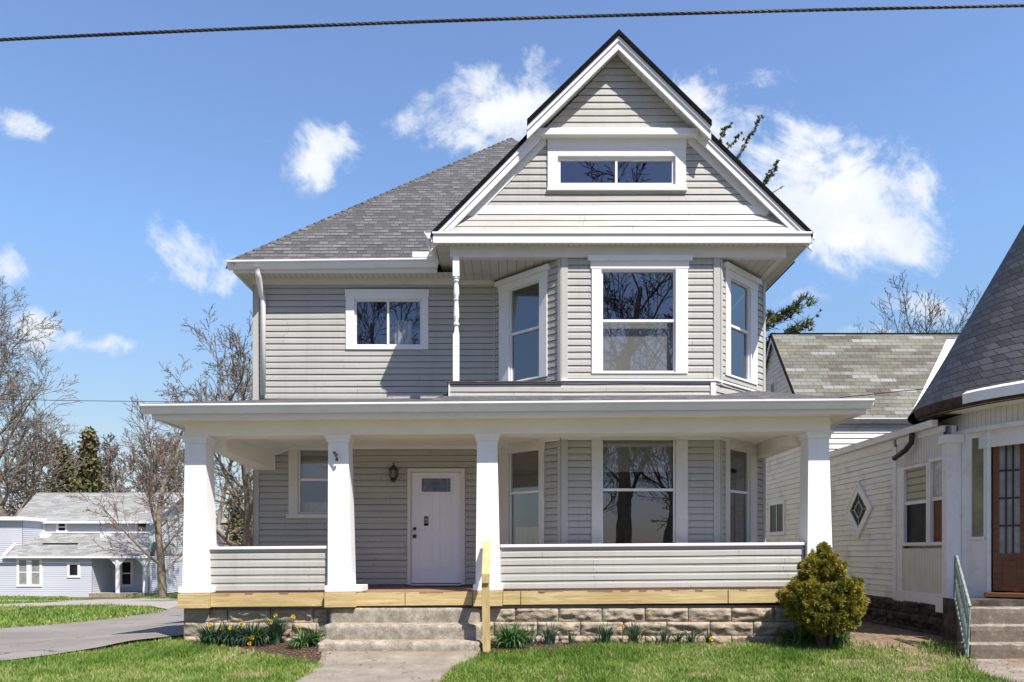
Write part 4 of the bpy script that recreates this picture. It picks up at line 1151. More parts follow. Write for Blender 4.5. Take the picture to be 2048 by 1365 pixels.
# grass: blades grown over the lawns
def inpoly(px, py, poly):
    inside = np.zeros(px.shape, bool); n = len(poly); j = n - 1
    for i in range(n):
        xi, yi = poly[i]; xj, yj = poly[j]
        c = ((yi > py) != (yj > py)) & (px < (xj - xi) * (py - yi) / (yj - yi + 1e-12) + xi)
        inside ^= c; j = i
    return inside
gzv = np.vectorize(gz)
def fnoise(x, y, s, seed):
    r = np.random.RandomState(seed); v = np.zeros_like(x)
    for _ in range(7):
        a, p, k = r.uniform(0, 6.28), r.uniform(0, 6.28), s * r.uniform(.6, 1.8); v += np.sin((x * np.cos(a) + y * np.sin(a)) * k + p)
    return v / 7 * 1.6
def blades(name, polys, xr, yr, dens, h0, h1, wd, seed, mat='grass', edge=6.0, bare=.75):
    r = np.random.RandomState(seed)
    n = int((xr[1] - xr[0]) * (yr[1] - yr[0]) * dens)
    x = r.uniform(xr[0], xr[1], n); y = r.uniform(yr[0], yr[1], n); z = gzv(x, y)
    py = HY + (CZ - z) / y * F; px = CX + x / y * F
    jx = px + fnoise(x, y, 9, 3) * edge + r.normal(0, edge * .5, n); jy = py + fnoise(x, y, 11, 5) * edge * .35 + r.normal(0, edge * .2, n)
    keep = np.zeros(n, bool)
    for P_ in polys: keep |= inpoly(jx, jy, P_)
    pat = fnoise(x, y, 1.7, 8) + .5 * fnoise(x, y, 6, 9)
    for (bx_, by_, rx, ry) in ((1395, 1353, 55, 7), (1525, 1347, 40, 6), (1265, 1331, 22, 4), (1690, 1325, 45, 6), (1120, 1358, 40, 6), (500, 1352, 60, 9), (430, 1338, 24, 4), (150, 1350, 40, 6), (1835, 1340, 40, 6), (1590, 1362, 40, 5)):
        dd = ((px - bx_) / rx) ** 2 + ((py - by_) / ry) ** 2; keep &= ~((dd < 1) & (r.uniform(0, 1, n) < .85 * (1 - dd * .6)))
    keep &= r.uniform(0, 1, n) < np.clip(1.25 - np.clip(pat - .2, 0, 2) * bare, .25, 1)
    x, y, z, pat = x[keep], y[keep], z[keep], pat[keep]; n = len(x)
    h = r.uniform(h0, h1, n) * (1 - .22 * np.clip(pat, -1, 1)) * (1 + .45 * fnoise(x, y, 22, 14)); a = r.uniform(0, 6.283, n); w_ = r.uniform(.6, 1.2, n) * wd
    b = r.uniform(0, 6.283, n); ln = r.uniform(.1, .75, n) * h
    dx_, dy_ = np.cos(a) * w_ / 2, np.sin(a) * w_ / 2
    lx_, ly_ = np.cos(b) * ln, np.sin(b) * ln
    V = np.empty((n, 5, 3), np.float32)
    V[:, 0] = np.stack([x - dx_, y - dy_, z], 1); V[:, 1] = np.stack([x + dx_, y + dy_, z], 1)
    V[:, 2] = np.stack([x + dx_ * .8 + lx_ * .35, y + dy_ * .8 + ly_ * .35, z + h * .6], 1); V[:, 3] = np.stack([x - dx_ * .8 + lx_ * .35, y - dy_ * .8 + ly_ * .35, z + h * .6], 1)
    V[:, 4] = np.stack([x + lx_, y + ly_, z + h], 1)
    me = bpy.data.meshes.new(name); me.vertices.add(n * 5); me.vertices.foreach_set('co', V.ravel())
    base = (np.arange(n) * 5)[:, None]
    lp = np.concatenate([base + np.array([0, 1, 2, 3]), base + np.array([3, 2, 4])], 1).ravel()
    me.loops.add(n * 7); me.loops.foreach_set('vertex_index', lp.astype(np.int32))
    st = np.stack([np.arange(n) * 7, np.arange(n) * 7 + 4], 1).ravel(); me.polygons.add(n * 2)
    me.polygons.foreach_set('loop_start', st.astype(np.int32)); me.update(calc_edges=True)
    fine = fnoise(x, y, 26, 12)
    rv = np.clip(r.uniform(0, .70, n) + np.clip(pat, -1, 1) * .34 + fine * .22 + (r.uniform(0, 1, n) > .90) * .5, 0, 1.3)
    at_ = me.attributes.new('rnd', 'FLOAT', 'FACE'); at_.data.foreach_set('value', np.repeat(rv, 2).astype(np.float32))
    me.materials.append(M[mat]); o = bpy.data.objects.new(name, me); COL.objects.link(o); return kind(o, 'stuff')
LP = [(-900, 3000), (-900, 1440), (0, 1331), (200, 1303), (368, 1279), (392, 1290), (480, 1302), (560, 1316), (646, 1334), (630, 1342), (592, 1365), (520, 1420), (300, 1600), (-100, 3000)]
RP = [(880, 1364), (908, 1341), (940, 1322), (985, 1309), (1100, 1304), (1190, 1292), (1400, 1291), (1560, 1291), (1700, 1299), (1800, 1311), (1900, 1331), (1960, 1349), (2010, 1368), (2300, 1450), (2600, 3000), (500, 3000), (760, 1560), (840, 1420)]
blades('grass', [LP, RP], (-10, 9.5), (7.0, 13.2), 4600, .03, .08, .0085, 1)
FL = [(-400, 1219), (0, 1217), (90, 1215), (200, 1214), (300, 1216), (338, 1226), (250, 1240), (130, 1253), (0, 1262), (-400, 1285)]
FL2 = [(-300, 1195), (0, 1195), (130, 1197), (160, 1202), (0, 1202)]; FL3 = [(-300, 1205), (0, 1205), (140, 1205), (90, 1208), (0, 1211), (-300, 1212)]; FL4 = [(240, 1194), (370, 1192), (370, 1200), (300, 1200)]
blades('grass', [FL, FL2, FL3, FL4], (-30, -6), (14.5, 42), 190, .06, .13, .035, 2, edge=2.0)
blades('weeds', [[(1700, 1300), (1560, 1285), (1640, 1285), (1760, 1296), (1850, 1300), (1935, 1322), (1960, 1350), (1900, 1334), (1800, 1312)], [(1840, 1290), (1935, 1288), (1940, 1325), (1880, 1318)]], (4, 7.2), (9.0, 13.5), 700, .04, .12, .012, 4, edge=10)

# fallen leaves and chips
def litter(name, polys, xr, yr, n, sz, seed, mat, flat=.35):
    r = random.Random(seed); mb = MB(); k = 0; tries = 0
    while k < n and tries < n * 30:
        tries += 1; x, y = r.uniform(*xr), r.uniform(*yr); z = gz(x, y)
        px, py = CX + x / y * F, HY + (CZ - z) / y * F
        if not any(inpoly(np.array([px]), np.array([py]), P_)[0] for P_ in polys): continue
        k += 1; a = r.uniform(0, 6.28); s = sz * r.uniform(.5, 1.4); t = r.uniform(-flat, flat); q = r.uniform(.3, .7)
        c, sn = math.cos(a) * s, math.sin(a) * s; zz = z + .016 + r.uniform(0, .012); mb.rnd = r.random()
        mb.face([(x - c, y - sn, zz), (x + sn * q, y - c * q, zz + abs(t) * s), (x + c, y + sn, zz + t * s * .3 + .002), (x - sn * q, y + c * q, zz + abs(t) * s * .5)])
    return kind(mb.build(name, mat), 'stuff')
litter('leaf_litter', [[(1560, 1185), (2100, 1185), (2100, 1376), (1700, 1302), (1560, 1292)]], (4, 9), (9.5, 22), 2600, .026, 6, 'litter')
litter('mulch_chips', [[(385, 1275), (650, 1275), (655, 1345), (500, 1314), (392, 1298)], [(965, 1270), (1700, 1268), (1700, 1298), (1180, 1300), (950, 1312)]], (-5.5, 5.5), (10.5, 12.1), 5200, .016, 7, 'litter_dark' if 'litter_dark' in M else 'litter')
litter('walk_litter', [[(650, 1308), (955, 1308), (880, 1364), (600, 1364)]], (-4, 0), (8.5, 11.5), 70, .022, 8, 'litter')
litter('lawn_litter', [LP, RP], (-9, 8), (8.6, 12), 900, .020, 9, 'litter', .9)

# ------------------------------------------------------------ front steps
def rough_box(mb, x0, x1, y0, y1, z0, z1, amp=.006, st=.05, seed=0, edge=.015):
    """box with a worn, uneven skin"""
    nx_, ny_, nz_ = max(2, int((x1 - x0) / st)), max(2, int((y1 - y0) / st)), max(2, int((z1 - z0) / st))
    def dsp(p):
        x, y, z = p; n_ = noise.noise(Vector((x * 5 + seed, y * 5, z * 5))) + .5 * noise.noise(Vector((x * 16, y * 16 + seed, z * 16)))
        ex = (abs(y - y0) < 1e-6) + (abs(z - z1) < 1e-6) + (abs(x - x0) < 1e-6 or abs(x - x1) < 1e-6)
        q = Vector(p)
        if ex >= 2:
            c = Vector(((x0 + x1) / 2, (y0 + y1) / 2, (z0 + z1) / 2)); w_ = edge * (.5 + max(0, noise.noise(Vector((x * 9, y * 9, z * 9 + seed)))) * 2)
            if abs(y - y0) < 1e-6: q.y += w_
            if abs(z - z1) < 1e-6: q.z -= w_
            if abs(x - x0) < 1e-6: q.x += w_
            if abs(x - x1) < 1e-6: q.x -= w_
        q.y += n_ * amp if abs(y - y0) < 1e-6 else 0; q.z += n_ * amp * .6 if abs(z - z1) < 1e-6 else 0
        return q
    L = lambda a, b, n, i: a + (b - a) * i / n
    for i in range(nx_):
        for j in range(nz_):
            mb.face([dsp((L(x0, x1, nx_, i + a), y0, L(z0, z1, nz_, j + b))) for a, b in ((0, 0), (1, 0), (1, 1), (0, 1))])
        for j in range(ny_):
            mb.face([dsp((L(x0, x1, nx_, i + a), L(y0, y1, ny_, j + b), z1)) for a, b in ((0, 0), (1, 0), (1, 1), (0, 1))])
    for xx, s in ((x0, 0), (x1, 1)):
        for i in range(ny_):
            for j in range(nz_):
                q = [dsp((xx, L(y0, y1, ny_, i + a), L(z0, z1, nz_, j + b))) for a, b in ((0, 0), (1, 0), (1, 1), (0, 1))]
                mb.face(q if s else q[::-1])
steps = root('concrete_steps', (-1.7, 11.7, 0), 'three worn concrete steps leading up to the white porch', 'steps')
for (pa, pb, Yf, zt_, zb_, am, sd) in ((632, 964, 11.22, .205, -.05, .012, 1), (648, 962, 11.56, .435, .15, .007, 2), (659, 960, 11.90, .665, .38, .003, 3)):
    s = MB(); rough_box(s, X(pa, Yf), X(pb, Yf), Yf, 12.08, zb_, zt_, amp=am, seed=sd * 7, edge=.012 if sd > 1 else .03)
    o = s.build('step', 'concrete', steps)
    for p_ in o.data.polygons: p_.use_smooth = True
hr = root('wooden_handrail', (-.38, 11.2, 0), 'unpainted pine handrail of one post and one sloping board beside the steps', 'handrail')
s = MB(); s.swap = True; s.hexa([(X(966, 11.2), 11.18, -.1), (X(981, 11.2), 11.18, -.1), (X(981, 11.2), 11.27, -.1), (X(966, 11.2), 11.27, -.1)],
                 [(X(963, 11.2), 11.18, 1.10), (X(979, 11.2), 11.18, 1.13), (X(979, 11.2), 11.27, 1.13), (X(963, 11.2), 11.27, 1.10)])
s.build('post', 'timber', hr, bev=.004)
s = MB(); s.swap = True; a0, a1, c0, c1 = X(963, 11.14), X(979, 11.14), X(966, 11.94), X(981, 11.94)
s.hexa([(a0, 11.14, 1.09), (a1, 11.14, 1.09), (c1, 11.94, 1.60), (c0, 11.94, 1.60)], [(a0, 11.14, 1.23), (a1, 11.14, 1.23), (c1, 11.94, 1.75), (c0, 11.94, 1.72)])
s.build('rail_board', 'timber', hr, bev=.004)
s = MB(); q_ = G(1002, 1330); 
for k in range(5):
    a = k * 1.25; s.face([(q_.x, q_.y, .05), (q_.x + .03 * math.cos(a), q_.y + .03 * math.sin(a), .035 + .01 * (k % 2)), (q_.x + .034 * math.cos(a + 1.2), q_.y + .034 * math.sin(a + 1.2), .06)])
tag(s.build('plastic_scrap', 'green_bit'), 'small bright green plastic scrap lying on the lawn near the steps', 'litter')

# ------------------------------------------------------------ garden plants
def strap(mb, x, y, n, h0, h1, w_, seed, droop=.6, spread=.10, up=1.0):
    r = random.Random(seed)
    for _ in range(n):
        a = r.uniform(0, 6.283); L = r.uniform(h0, h1); lean = r.uniform(.15, 1.0) * droop; b = r.uniform(0, spread)
        px, py = x + b * math.cos(a), y + b * math.sin(a); d = Vector((math.cos(a), math.sin(a), 0)); s = Vector((-d.y, d.x, 0)); s = (s + Vector((0, 0, r.uniform(-.5, .5)))).normalized()
        pts = []; p = Vector((px, py, gz(px, py))); ang = math.radians(90 - 18 * lean); mb.rnd = r.random(); tw = r.uniform(-.6, .6)
        for k in range(6):
            pts.append(p.copy()); p = p + (d * math.cos(ang) + Vector((0, 0, math.sin(ang) * up))) * L / 5; ang -= math.radians(36 * lean + 4 * k * lean)
        for k in range(5):
            w0, w1 = w_ * (1 - (k / 5) ** 2.2), w_ * (1 - ((k + 1) / 5) ** 2.2)
            mb.face([pts[k] - s * w0 / 2, pts[k] + s * w0 / 2, pts[k + 1] + s * w1 / 2, pts[k + 1] - s * w1 / 2])
def flower(parent, x, y, z, face_a, seed, h):
    r = random.Random(seed); n = Vector((math.cos(face_a) * .9, math.sin(face_a) * .9, -.05 + r.uniform(-.1, .3))).normalized()
    a = n.cross(Vector((0, 0, 1))).normalized(); b = a.cross(n)
    c = Vector((x, y, z)); m = MB(); m.rnd = r.random()
    R = .044
    for k in range(6):
        t = k * 1.0472 + r.uniform(-.1, .1); d = a * math.cos(t) + b * math.sin(t); e = a * math.cos(t + .42) + b * math.sin(t + .42); f_ = a * math.cos(t - .42) + b * math.sin(t - .42)
        m.face([c, c + f_ * R * .6 + n * .004, c + d * R + n * .01, c + e * R * .6 + n * .004])
    m.rnd = 0
    rg = [[c + n * q + (a * math.cos(.785 * k) + b * math.sin(.785 * k)) * w_ for k in range(8)] for q, w_ in ((.0, .010), (.02, .013), (.036, .022))]
    m.rings(rg, False)
    return m.build('flower', 'petal', parent)
def plant(nm, px, py, n, h0, h1, w_, seed, label, cat='plant', mat='strap', droop=.6, spread=.1, flowers=(), group=None, up=1.0):
    g0 = G(px, py)
    if g0.y > 11.76: g0 = Vector((X(px, 11.76), 11.76, 0))
    t = root(nm, (g0.x, g0.y, gz(g0.x, g0.y)), label, cat, group)
    mb = MB(); strap(mb, g0.x, g0.y, n, h0, h1, w_, seed, droop, spread, up); mb.build('leaves', mat, t)
    st = MB()
    for i, (fx, fy, dY) in enumerate(flowers):
        Y = g0.y + dY; p = P(fx, fy, Y); flower(t, p.x, p.y, p.z, -1.57 + math.sin(i * 2.3 + seed) * .7, seed * 10 + i, 0)
        st.tube([(p.x + .03 * math.sin(i), p.y + .05, gz(p.x, p.y)), (p.x, p.y + .02, p.z)], .005, 5)
    if flowers: st.build('stem', mat, t)
DG = 'daffodils in the left flower bed'
plant('daffodil', 425, 1285, 190, .28, .46, .026, 1, 'daffodil clump with three yellow flowers at the far left end of the flower bed', 'daffodil', 'strap_blue', .85, .16, [(418, 1251, .05), (425, 1283, -.12), (445, 1257, .0)], DG)
plant('daffodil', 462, 1284, 210, .28, .46, .027, 2, 'second daffodil clump from the left, with one yellow flower low at its foot', 'daffodil', 'strap_blue', .9, .17, [(461, 1257, .0), (446, 1292, -.2)], DG)
plant('daffodil', 505, 1286, 240, .28, .46, .027, 3, 'wide daffodil clump with a pair of orange yellow flowers low at its right side', 'daffodil', 'strap_blue', .9, .19, [(483, 1249, .0), (519, 1260, -.02), (504, 1275, -.18), (498, 1278, -.2), (500, 1287, -.22)], DG)
plant('daffodil', 551, 1284, 130, .34, .58, .024, 4, 'tall upright daffodil clump with yellow flowers held above the leaves, left of the steps', 'daffodil', 'strap_blue', .42, .09, [(553, 1232, .05), (542, 1244, -.02), (586, 1234, .1), (596, 1255, .05)], DG)
plant('daylily', 606, 1296, 180, .22, .38, .026, 5, 'bright green strap leaved clump beside the left end of the bottom step', 'plant', 'strap', 1.0, .10)
plant('daylily', 632, 1278, 60, .25, .42, .022, 6, 'darker green leafy clump tucked behind the bottom step on the left', 'plant', 'strap', .8, .10)
plant('daylily', 1022, 1296, 260, .28, .50, .030, 7, 'large arching green strap leaved clump right of the pine handrail', 'plant', 'strap', .95, .17)
EG = 'sparse daffodil shoots along the right flower bed'
for i, (px, py, n, h, lab, fl_) in enumerate([
        (1058, 1284, 22, .36, 'narrow dark daffodil shoots just right of the large strap leaved clump', ()),
        (1098, 1284, 50, .36, 'fan of pointed daffodil leaves second from the large clump', ()),
        (1143, 1284, 12, .26, 'small thin tuft of daffodil leaves low in the mulch', ()),
        (1212, 1286, 44, .42, 'tall dense daffodil tuft left of the single centre flower', ()),
        (1268, 1284, 46, .40, 'leafy daffodil tuft with one yellow flower over its left edge', [(1246, 1254, .0)]),
        (1328, 1284, 22, .38, 'loose upright daffodil leaves with one tall spike, right of the centre flower', ()),
        (1355, 1282, 14, .28, 'short daffodil shoots between two taller tufts near the middle of the wall', ()),
        (1384, 1283, 22, .34, 'daffodil tuft just left of the low lone flower', ()),
        (1416, 1286, 14, .34, 'thin daffodil tuft with a low yellow flower at its foot', [(1422, 1278, -.1)])]):
    plant('daffodil', px, py, n, h * .75, h * 1.15, .025, 20 + i, lab, 'daffodil', 'strap_blue', .55, .10 if n > 20 else .06, fl_, EG)
plant('daylily', 1600, 1292, 130, .25, .46, .032, 41, 'drooping blue green leaves under the left half of the round shrub', 'plant', 'strap', 1.1, .22)
plant('daylily', 1665, 1290, 110, .25, .44, .030, 42, 'drooping blue green leaves under the right half of the round shrub', 'plant', 'strap', 1.1, .20)

# golden dwarf conifer at the corner of the porch
def shrub():
    Y = 11.42; c0 = Vector((X(1645, Y), Y, .06))
    t = root('shrub', (c0.x, Y, 0), 'rounded cone shaped golden green dwarf conifer at the right corner of the porch', 'shrub')
    r = random.Random(77)
    out_ = [(1262, 60, 1618, 1692), (1225, 0, 1562, 1728), (1190, 0, 1553, 1734), (1165, 0, 1575, 1722), (1145, 0, 1590, 1705), (1125, 0, 1598, 1690), (1108, 0, 1618, 1672), (1094, 0, 1638, 1655)]
    def ext(z):
        zs = [(Z(a, Y), X(l, Y), X(rr, Y)) for a, _, l, rr in out_]
        for (za, la, ra), (zb, lb, rb) in zip(zs, zs[1:]):
            if za <= z <= zb: s = (z - za) / (zb - za); return la + (lb - la) * s, ra + (rb - ra) * s
        return None
    mb = MB(); zlo, zhi = Z(1258, Y), Z(1095, Y)
    def lobe(c, d, R, dens):
        base = r.random() * .55
        for _ in range(dens):
            v = (d * .7 + Vector((r.gauss(0, 1), r.gauss(0, 1), r.gauss(0, 1))) * .7).normalized(); tuft(c + v * R * r.uniform(.75, 1.05), v, .045, 26, base)
    def tuft(c, d, R, n, b0):
        base = b0 + r.random() * .25
        for _ in range(n):
            v = (d * .8 + Vector((r.gauss(0, 1), r.gauss(0, 1), r.gauss(0, 1))) * .7).normalized()
            p = c - d * R * .3 + v * R * r.uniform(0, .3); q = c + v * R * r.uniform(.7, 1.2)
            s = v.cross(Vector((r.gauss(0, 1), r.gauss(0, 1), r.gauss(0, 1)))).normalized() * .0048
            mb.rnd = min(1.1, base + r.uniform(-.05, .25)); mb.face([p - s, p + s, q + s * .8, q - s * .8])
    for _ in range(95):   # inner mass, so that no daylight shows through
        z = r.uniform(zlo + .12, zhi - .12); e = ext(z); cx = (e[0] + e[1]) / 2; hw = (e[1] - e[0]) / 2; a = r.uniform(0, 6.283); q = r.uniform(0, .62)
        lobe(Vector((cx + math.cos(a) * hw * q, Y + math.sin(a) * min(hw, .5) * q, z)), Vector((math.cos(a), math.sin(a), .5)).normalized(), .09, 9)
    k = 0
    while k < 370:
        z = zlo + (zhi - zlo) * (.05 + .5 * r.random() ** 1.3) if r.random() < .6 else r.uniform(zlo, zhi); e = ext(z)
        if not e: continue
        k += 1; cx = (e[0] + e[1]) / 2; hw = (e[1] - e[0]) / 2 * r.uniform(.96, 1.08); a = r.uniform(0, 6.283) if r.random() < .3 else r.uniform(-math.pi, 0); rad = r.uniform(.72, .98) if k % 6 else r.uniform(.2, .7)
        low = (z - zlo) / (zhi - zlo)
        if low < .08 and r.random() < .5: continue
        p = Vector((cx + math.cos(a) * max(.02, hw - .05) * rad, Y + math.sin(a) * min(hw, .52) * rad, z)); d = Vector((math.cos(a), math.sin(a), .5)).normalized()
        lobe(p - d * .05, d, r.uniform(.05, .085), 13)
    mb.build('foliage', 'needle', t)
    b = MB()
    for i, (dx_, px2) in enumerate(((-.02, -.05), (.10, .22), (-.05, -.25), (.04, .05), (.06, .3))):
        b.tube([(c0.x + dx_, Y, -.05), (c0.x + dx_ * 1.3, Y + .02 * i, .25), (c0.x + px2, Y + .1 * math.sin(i * 2), .55), (c0.x + px2 * .9, Y + .15 * math.sin(i * 2), .9)], [.045 - .006 * i, .035 - .004 * i, .022, .012], 8)
    for i in range(40):
        z = r.uniform(.45, 1.1); e = ext(max(z, zlo + .01)); a = r.uniform(0, 6.28); hw = min(.45, (e[1] - e[0]) / 2 * .8)
        b.tube([(c0.x, Y, z - .15), ((e[0] + e[1]) / 2 + math.cos(a) * hw, Y + math.sin(a) * hw, z + .03)], [.012, .004], 5)
    b.build('trunk', 'stickd', t)
M['stickd'] = pm('dark_bark', (.07, .05, .04), (.14, .10, .08), 9, .95)
shrub()

# ------------------------------------------------------------ trees
def grow(mbs, r, p, d, L, rad, lev, maxlev, prm):
    g = lambda k: prm[k][min(lev, len(prm[k]) - 1)]
    n = max(3, int(L / g('seg'))); pts, rr = [p.copy()], [rad]; rt = rad * g('taper'); tips = []; w_ = g('wander')
    for i in range(n):
        d = (d + Vector((r.gauss(0, 1), r.gauss(0, 1), r.gauss(0, .6))) * w_ + Vector((0, 0, g('up')))).normalized()
        p = p + d * (L / n); pts.append(p.copy()); rr.append(rad + (rt - rad) * (i + 1) / n); tips.append(d.copy())
    mb = mbs[0] if lev <= 1 else mbs[1]
    mb.tube(pts, [max(q, prm['minr']) for q in rr], (10, 7, 5, 3, 3, 3)[min(lev, 5)], cap=False)
    if lev >= maxlev: return
    k = g('kids'); k = int(k) + (r.random() < k % 1)
    for j in range(k):
        t = g('first'); t = t + (1 - t) * (j + r.uniform(.1, .95)) / k; t = min(t, .985)
        i = min(int(t * n), n - 1); f = t * n - i; q = pts[i].lerp(pts[i + 1], f); dd = tips[i]
        az = r.uniform(0, 6.283) if lev else j * 2.4 + r.uniform(-.4, .4); ang = math.radians(r.uniform(*g('ang'))) * (1.1 - .35 * t if lev == 0 else 1)
        a = dd.cross(Vector((0, 0, 1)) if abs(dd.z) < .9 else Vector((1, 0, 0))).normalized(); b = dd.cross(a)
        nd = (dd * math.cos(ang) + (a * math.cos(az) + b * math.sin(az)) * math.sin(ang)).normalized()
        cr = (rr[i] + (rr[i + 1] - rr[i]) * f) * g('rk') * r.uniform(.75, 1.1)
        cl = L * g('lk') * r.uniform(.7, 1.15) * (1.2 - .6 * t)
        grow(mbs, r, q, nd, cl, cr, lev + 1, maxlev, prm)
BASE = dict(seg=(.8, .6, .45, .35, .3), wander=(.045, .10, .12, .14, .14), up=(.02, .06, .05, .04, .03), kids=(11, 8, 6, 5, 3), first=(.25, .18, .15, .12), ang=((30, 55), (28, 52), (28, 55), (28, 58)), rk=(.38, .5, .55, .6), lk=(.50, .50, .50, .5), minr=.008, taper=(.25, .2, .25, .4))
def bare_tree(px, py, Y, top_py, seed, label, tw='twig', bark='bark', r0=.2, lev=4, lean=(0, 0), nm='bare_tree', zb=None, **kw):
    prm = dict(BASE); prm.update(kw); x = X(px, Y); z0 = gz(x, Y) if zb is None else zb; H = Z(top_py, Y) - z0
    t = root(nm, (x, Y, z0), label, 'tree'); r = random.Random(seed); A_, B_ = MB(), MB()
    grow((A_, B_), r, Vector((x, Y, z0 - .1)), Vector((lean[0], lean[1], 1)).normalized(), H * prm.get('hk', .9), r0, 0, lev, prm)
    A_.build('trunk', bark, t, smo=True); B_.build('crown', tw, t); return t
# big tree at the far left, behind the blue house
bare_tree(18, 1040, 54, 640, 5, 'tall bare tree with a thick trunk at the far left behind the blue grey house', r0=.60, kids=(22, 10, 8, 5), first=(.20, .15, .12), minr=.015, hk=.92, lk=(.47, .5, .5, .45), seg=(1.2, 1.0, .7, .6))
# red budded tree before the blue house
bare_tree(326, 1195, 37.5, 800, 12, 'red budded bare tree standing in front of the blue grey house', tw='twig_red', bark='bark_pale', r0=.22, kids=(17, 9, 7, 4), first=(.10, .15, .12), minr=.011, hk=.95, lk=(.46, .48, .48, .42), ang=((32, 62), (25, 48), (25, 50)), rk=(.40, .5, .55, .6), seg=(.7, .6, .5, .4))
# grey tree just beyond the corner of the house
bare_tree(490, 1110, 34, 735, 23, 'bare tree with pale twisting limbs seen beyond the left side of the grey house', tw='twig', bark='bark_pale', r0=.32, kids=(15, 9, 7, 4), first=(.16, .15, .12), minr=.011, hk=.88, lk=(.58, .5, .48, .42), wander=(.08, .15, .14, .14), lean=(-.06, 0), ang=((35, 66), (28, 52), (28, 55)), rk=(.45, .5, .55, .6), seg=(.7, .6, .5, .4))
bare_tree(425, 1060, 52, 740, 31, 'slender bare tree between the red budded tree and the porch corner', r0=.20, kids=(15, 8, 6, 3), first=(.3, .2, .2), minr=.015, hk=.93, lk=(.36, .5, .45), seg=(1.0, .8, .6))
for i, (px, tp, sd, lab) in enumerate(((75, 880, 41, 'low brown thicket tree right of the thick trunk on the far left'), (122, 895, 42, 'low brown thicket tree left of the dark conifers'), (228, 905, 43, 'reddish thicket tree right of the dark conifers behind the blue house'), (284, 900, 45, 'faint thicket tree behind the crown of the red budded tree'), (372, 900, 46, 'thin thicket tree beside the first porch column'))):
    bare_tree(px, 1040, 66 + i, tp, sd, lab, tw='twig_red' if i in (0, 2) else 'twig', r0=.2, kids=(18, 10, 8, 4), first=(.1, .1, .1), minr=.022, hk=.9, lk=(.45, .5, .45), seg=(1.2, .9, .7))
# bare tree behind the neighbour's roof
bare_tree(1868, 1040, 42, 600, 52, 'dark bare tree rising behind the shingled roof of the white house', tw='twig_dark', bark='twig_dark', r0=.22, kids=(20, 9, 6, 4), first=(.22, .12, .15), minr=.009, hk=.84, lk=(.56, .48, .45, .42), up=(.02, .11, .08, .06), ang=((30, 60), (22, 42), (25, 50)), rk=(.5, .5, .55, .6), seg=(1.4, 1, .7, .5), zb=0)
# trees across the street, behind the viewer: they mirror in the windows
def street_tree(x, y, H, r0, seed, lab, lean=(0, 0)):
    t = root('bare_tree', (x, y, 0), lab, 'tree'); prm = dict(BASE); prm.update(kids=(12, 8, 6, 4), first=(.22, .15, .15), minr=.016, seg=(1.3, 1.0, .8, .6), wander=(.07, .12, .12, .14)); A_, B_ = MB(), MB()
    grow((A_, B_), random.Random(seed), Vector((x, y, -.1)), Vector((lean[0], lean[1], 1)).normalized(), H * .9, r0, 0, 4, prm)
    A_.build('trunk', 'bark', t, smo=True); B_.build('crown', 'twig_dark', t)
street_tree(6.1, -15, 17, .46, 71, 'large bare street tree across the road, mirrored in the bay windows')
street_tree(7.9, -14.2, 15, .36, 72, 'leaning bare street tree across the road, mirrored in the bay windows', (.12, 0))
street_tree(-7.5, -17, 17, .34, 73, 'bare street tree across the road, mirrored in the left upper window', (.05, 0))

street_tree(0.5, -27, 12, .25, 75, 'slender bare tree far across the road, left of the large street tree')
street_tree(11.5, -26, 13, .26, 76, 'slender bare tree far across the road, right of the leaning street tree')
street_tree(5.5, -33, 14, .28, 77, 'distant bare tree standing behind the large street tree')

def conifer(px, Y, top_py, base_py, hw_px, seed, lab, mat='pine_far', n=2600, trunk=True, sz=.28):
    x = X(px, Y); zt_, z0 = Z(top_py, Y), gz(x, Y); hw = hw_px / F * Y; H = zt_ - z0
    t = root('evergreen_tree', (x, Y, z0), lab, 'tree'); r = random.Random(seed); mb = MB()
    nb = int(n / 20)
    for k in range(nb):
        s = (k + .5) / nb; z = z0 + H * (.12 + .88 * s); R = hw * (1 - s) ** .75 * (1 + .35 * math.sin(s * 40 + seed)) * r.uniform(.6, 1.1) + .1
        a = r.uniform(0, 6.283); d = Vector((math.cos(a), math.sin(a), r.uniform(.1, .5))).normalized(); base = r.random() * .7
        for j in range(20):
            q = Vector((x, Y, z)) + d * R * (j + 2) / 21 + Vector((r.gauss(0, 1), r.gauss(0, 1), r.gauss(0, 1))) * sz * .5
            v = Vector((r.gauss(0, 1), r.gauss(0, 1), r.gauss(0, 1))).normalized(); w_ = v.cross(Vector((r.gauss(0, 1), r.gauss(0, 1), 1))).normalized()
            mb.rnd = min(1.0, base + r.uniform(0, .3)); s_ = sz * r.uniform(.5, 1)
            mb.face([q, q + v * s_ * .5 + w_ * s_ * .3, q + v * s_, q + v * s_ * .5 - w_ * s_ * .3])
    mb.build('crown', mat, t)
    b = MB(); b.tube([(x, Y, z0 - .2), (x, Y, zt_ - .3)], [.25, .04], 8); b.build('trunk', 'bark', t)
conifer(178, 60, 866, 990, 50, 3, 'dark pointed evergreen rising behind the roof of the blue grey house', n=7000, sz=.42)
conifer(126, 63, 903, 990, 46, 4, 'lower brownish evergreen left of the pointed one', n=5600, sz=.45)
conifer(474, 46, 985, 1060, 34, 6, 'small round evergreen beyond the porch, left of the grey house wall', n=2600, sz=.3)

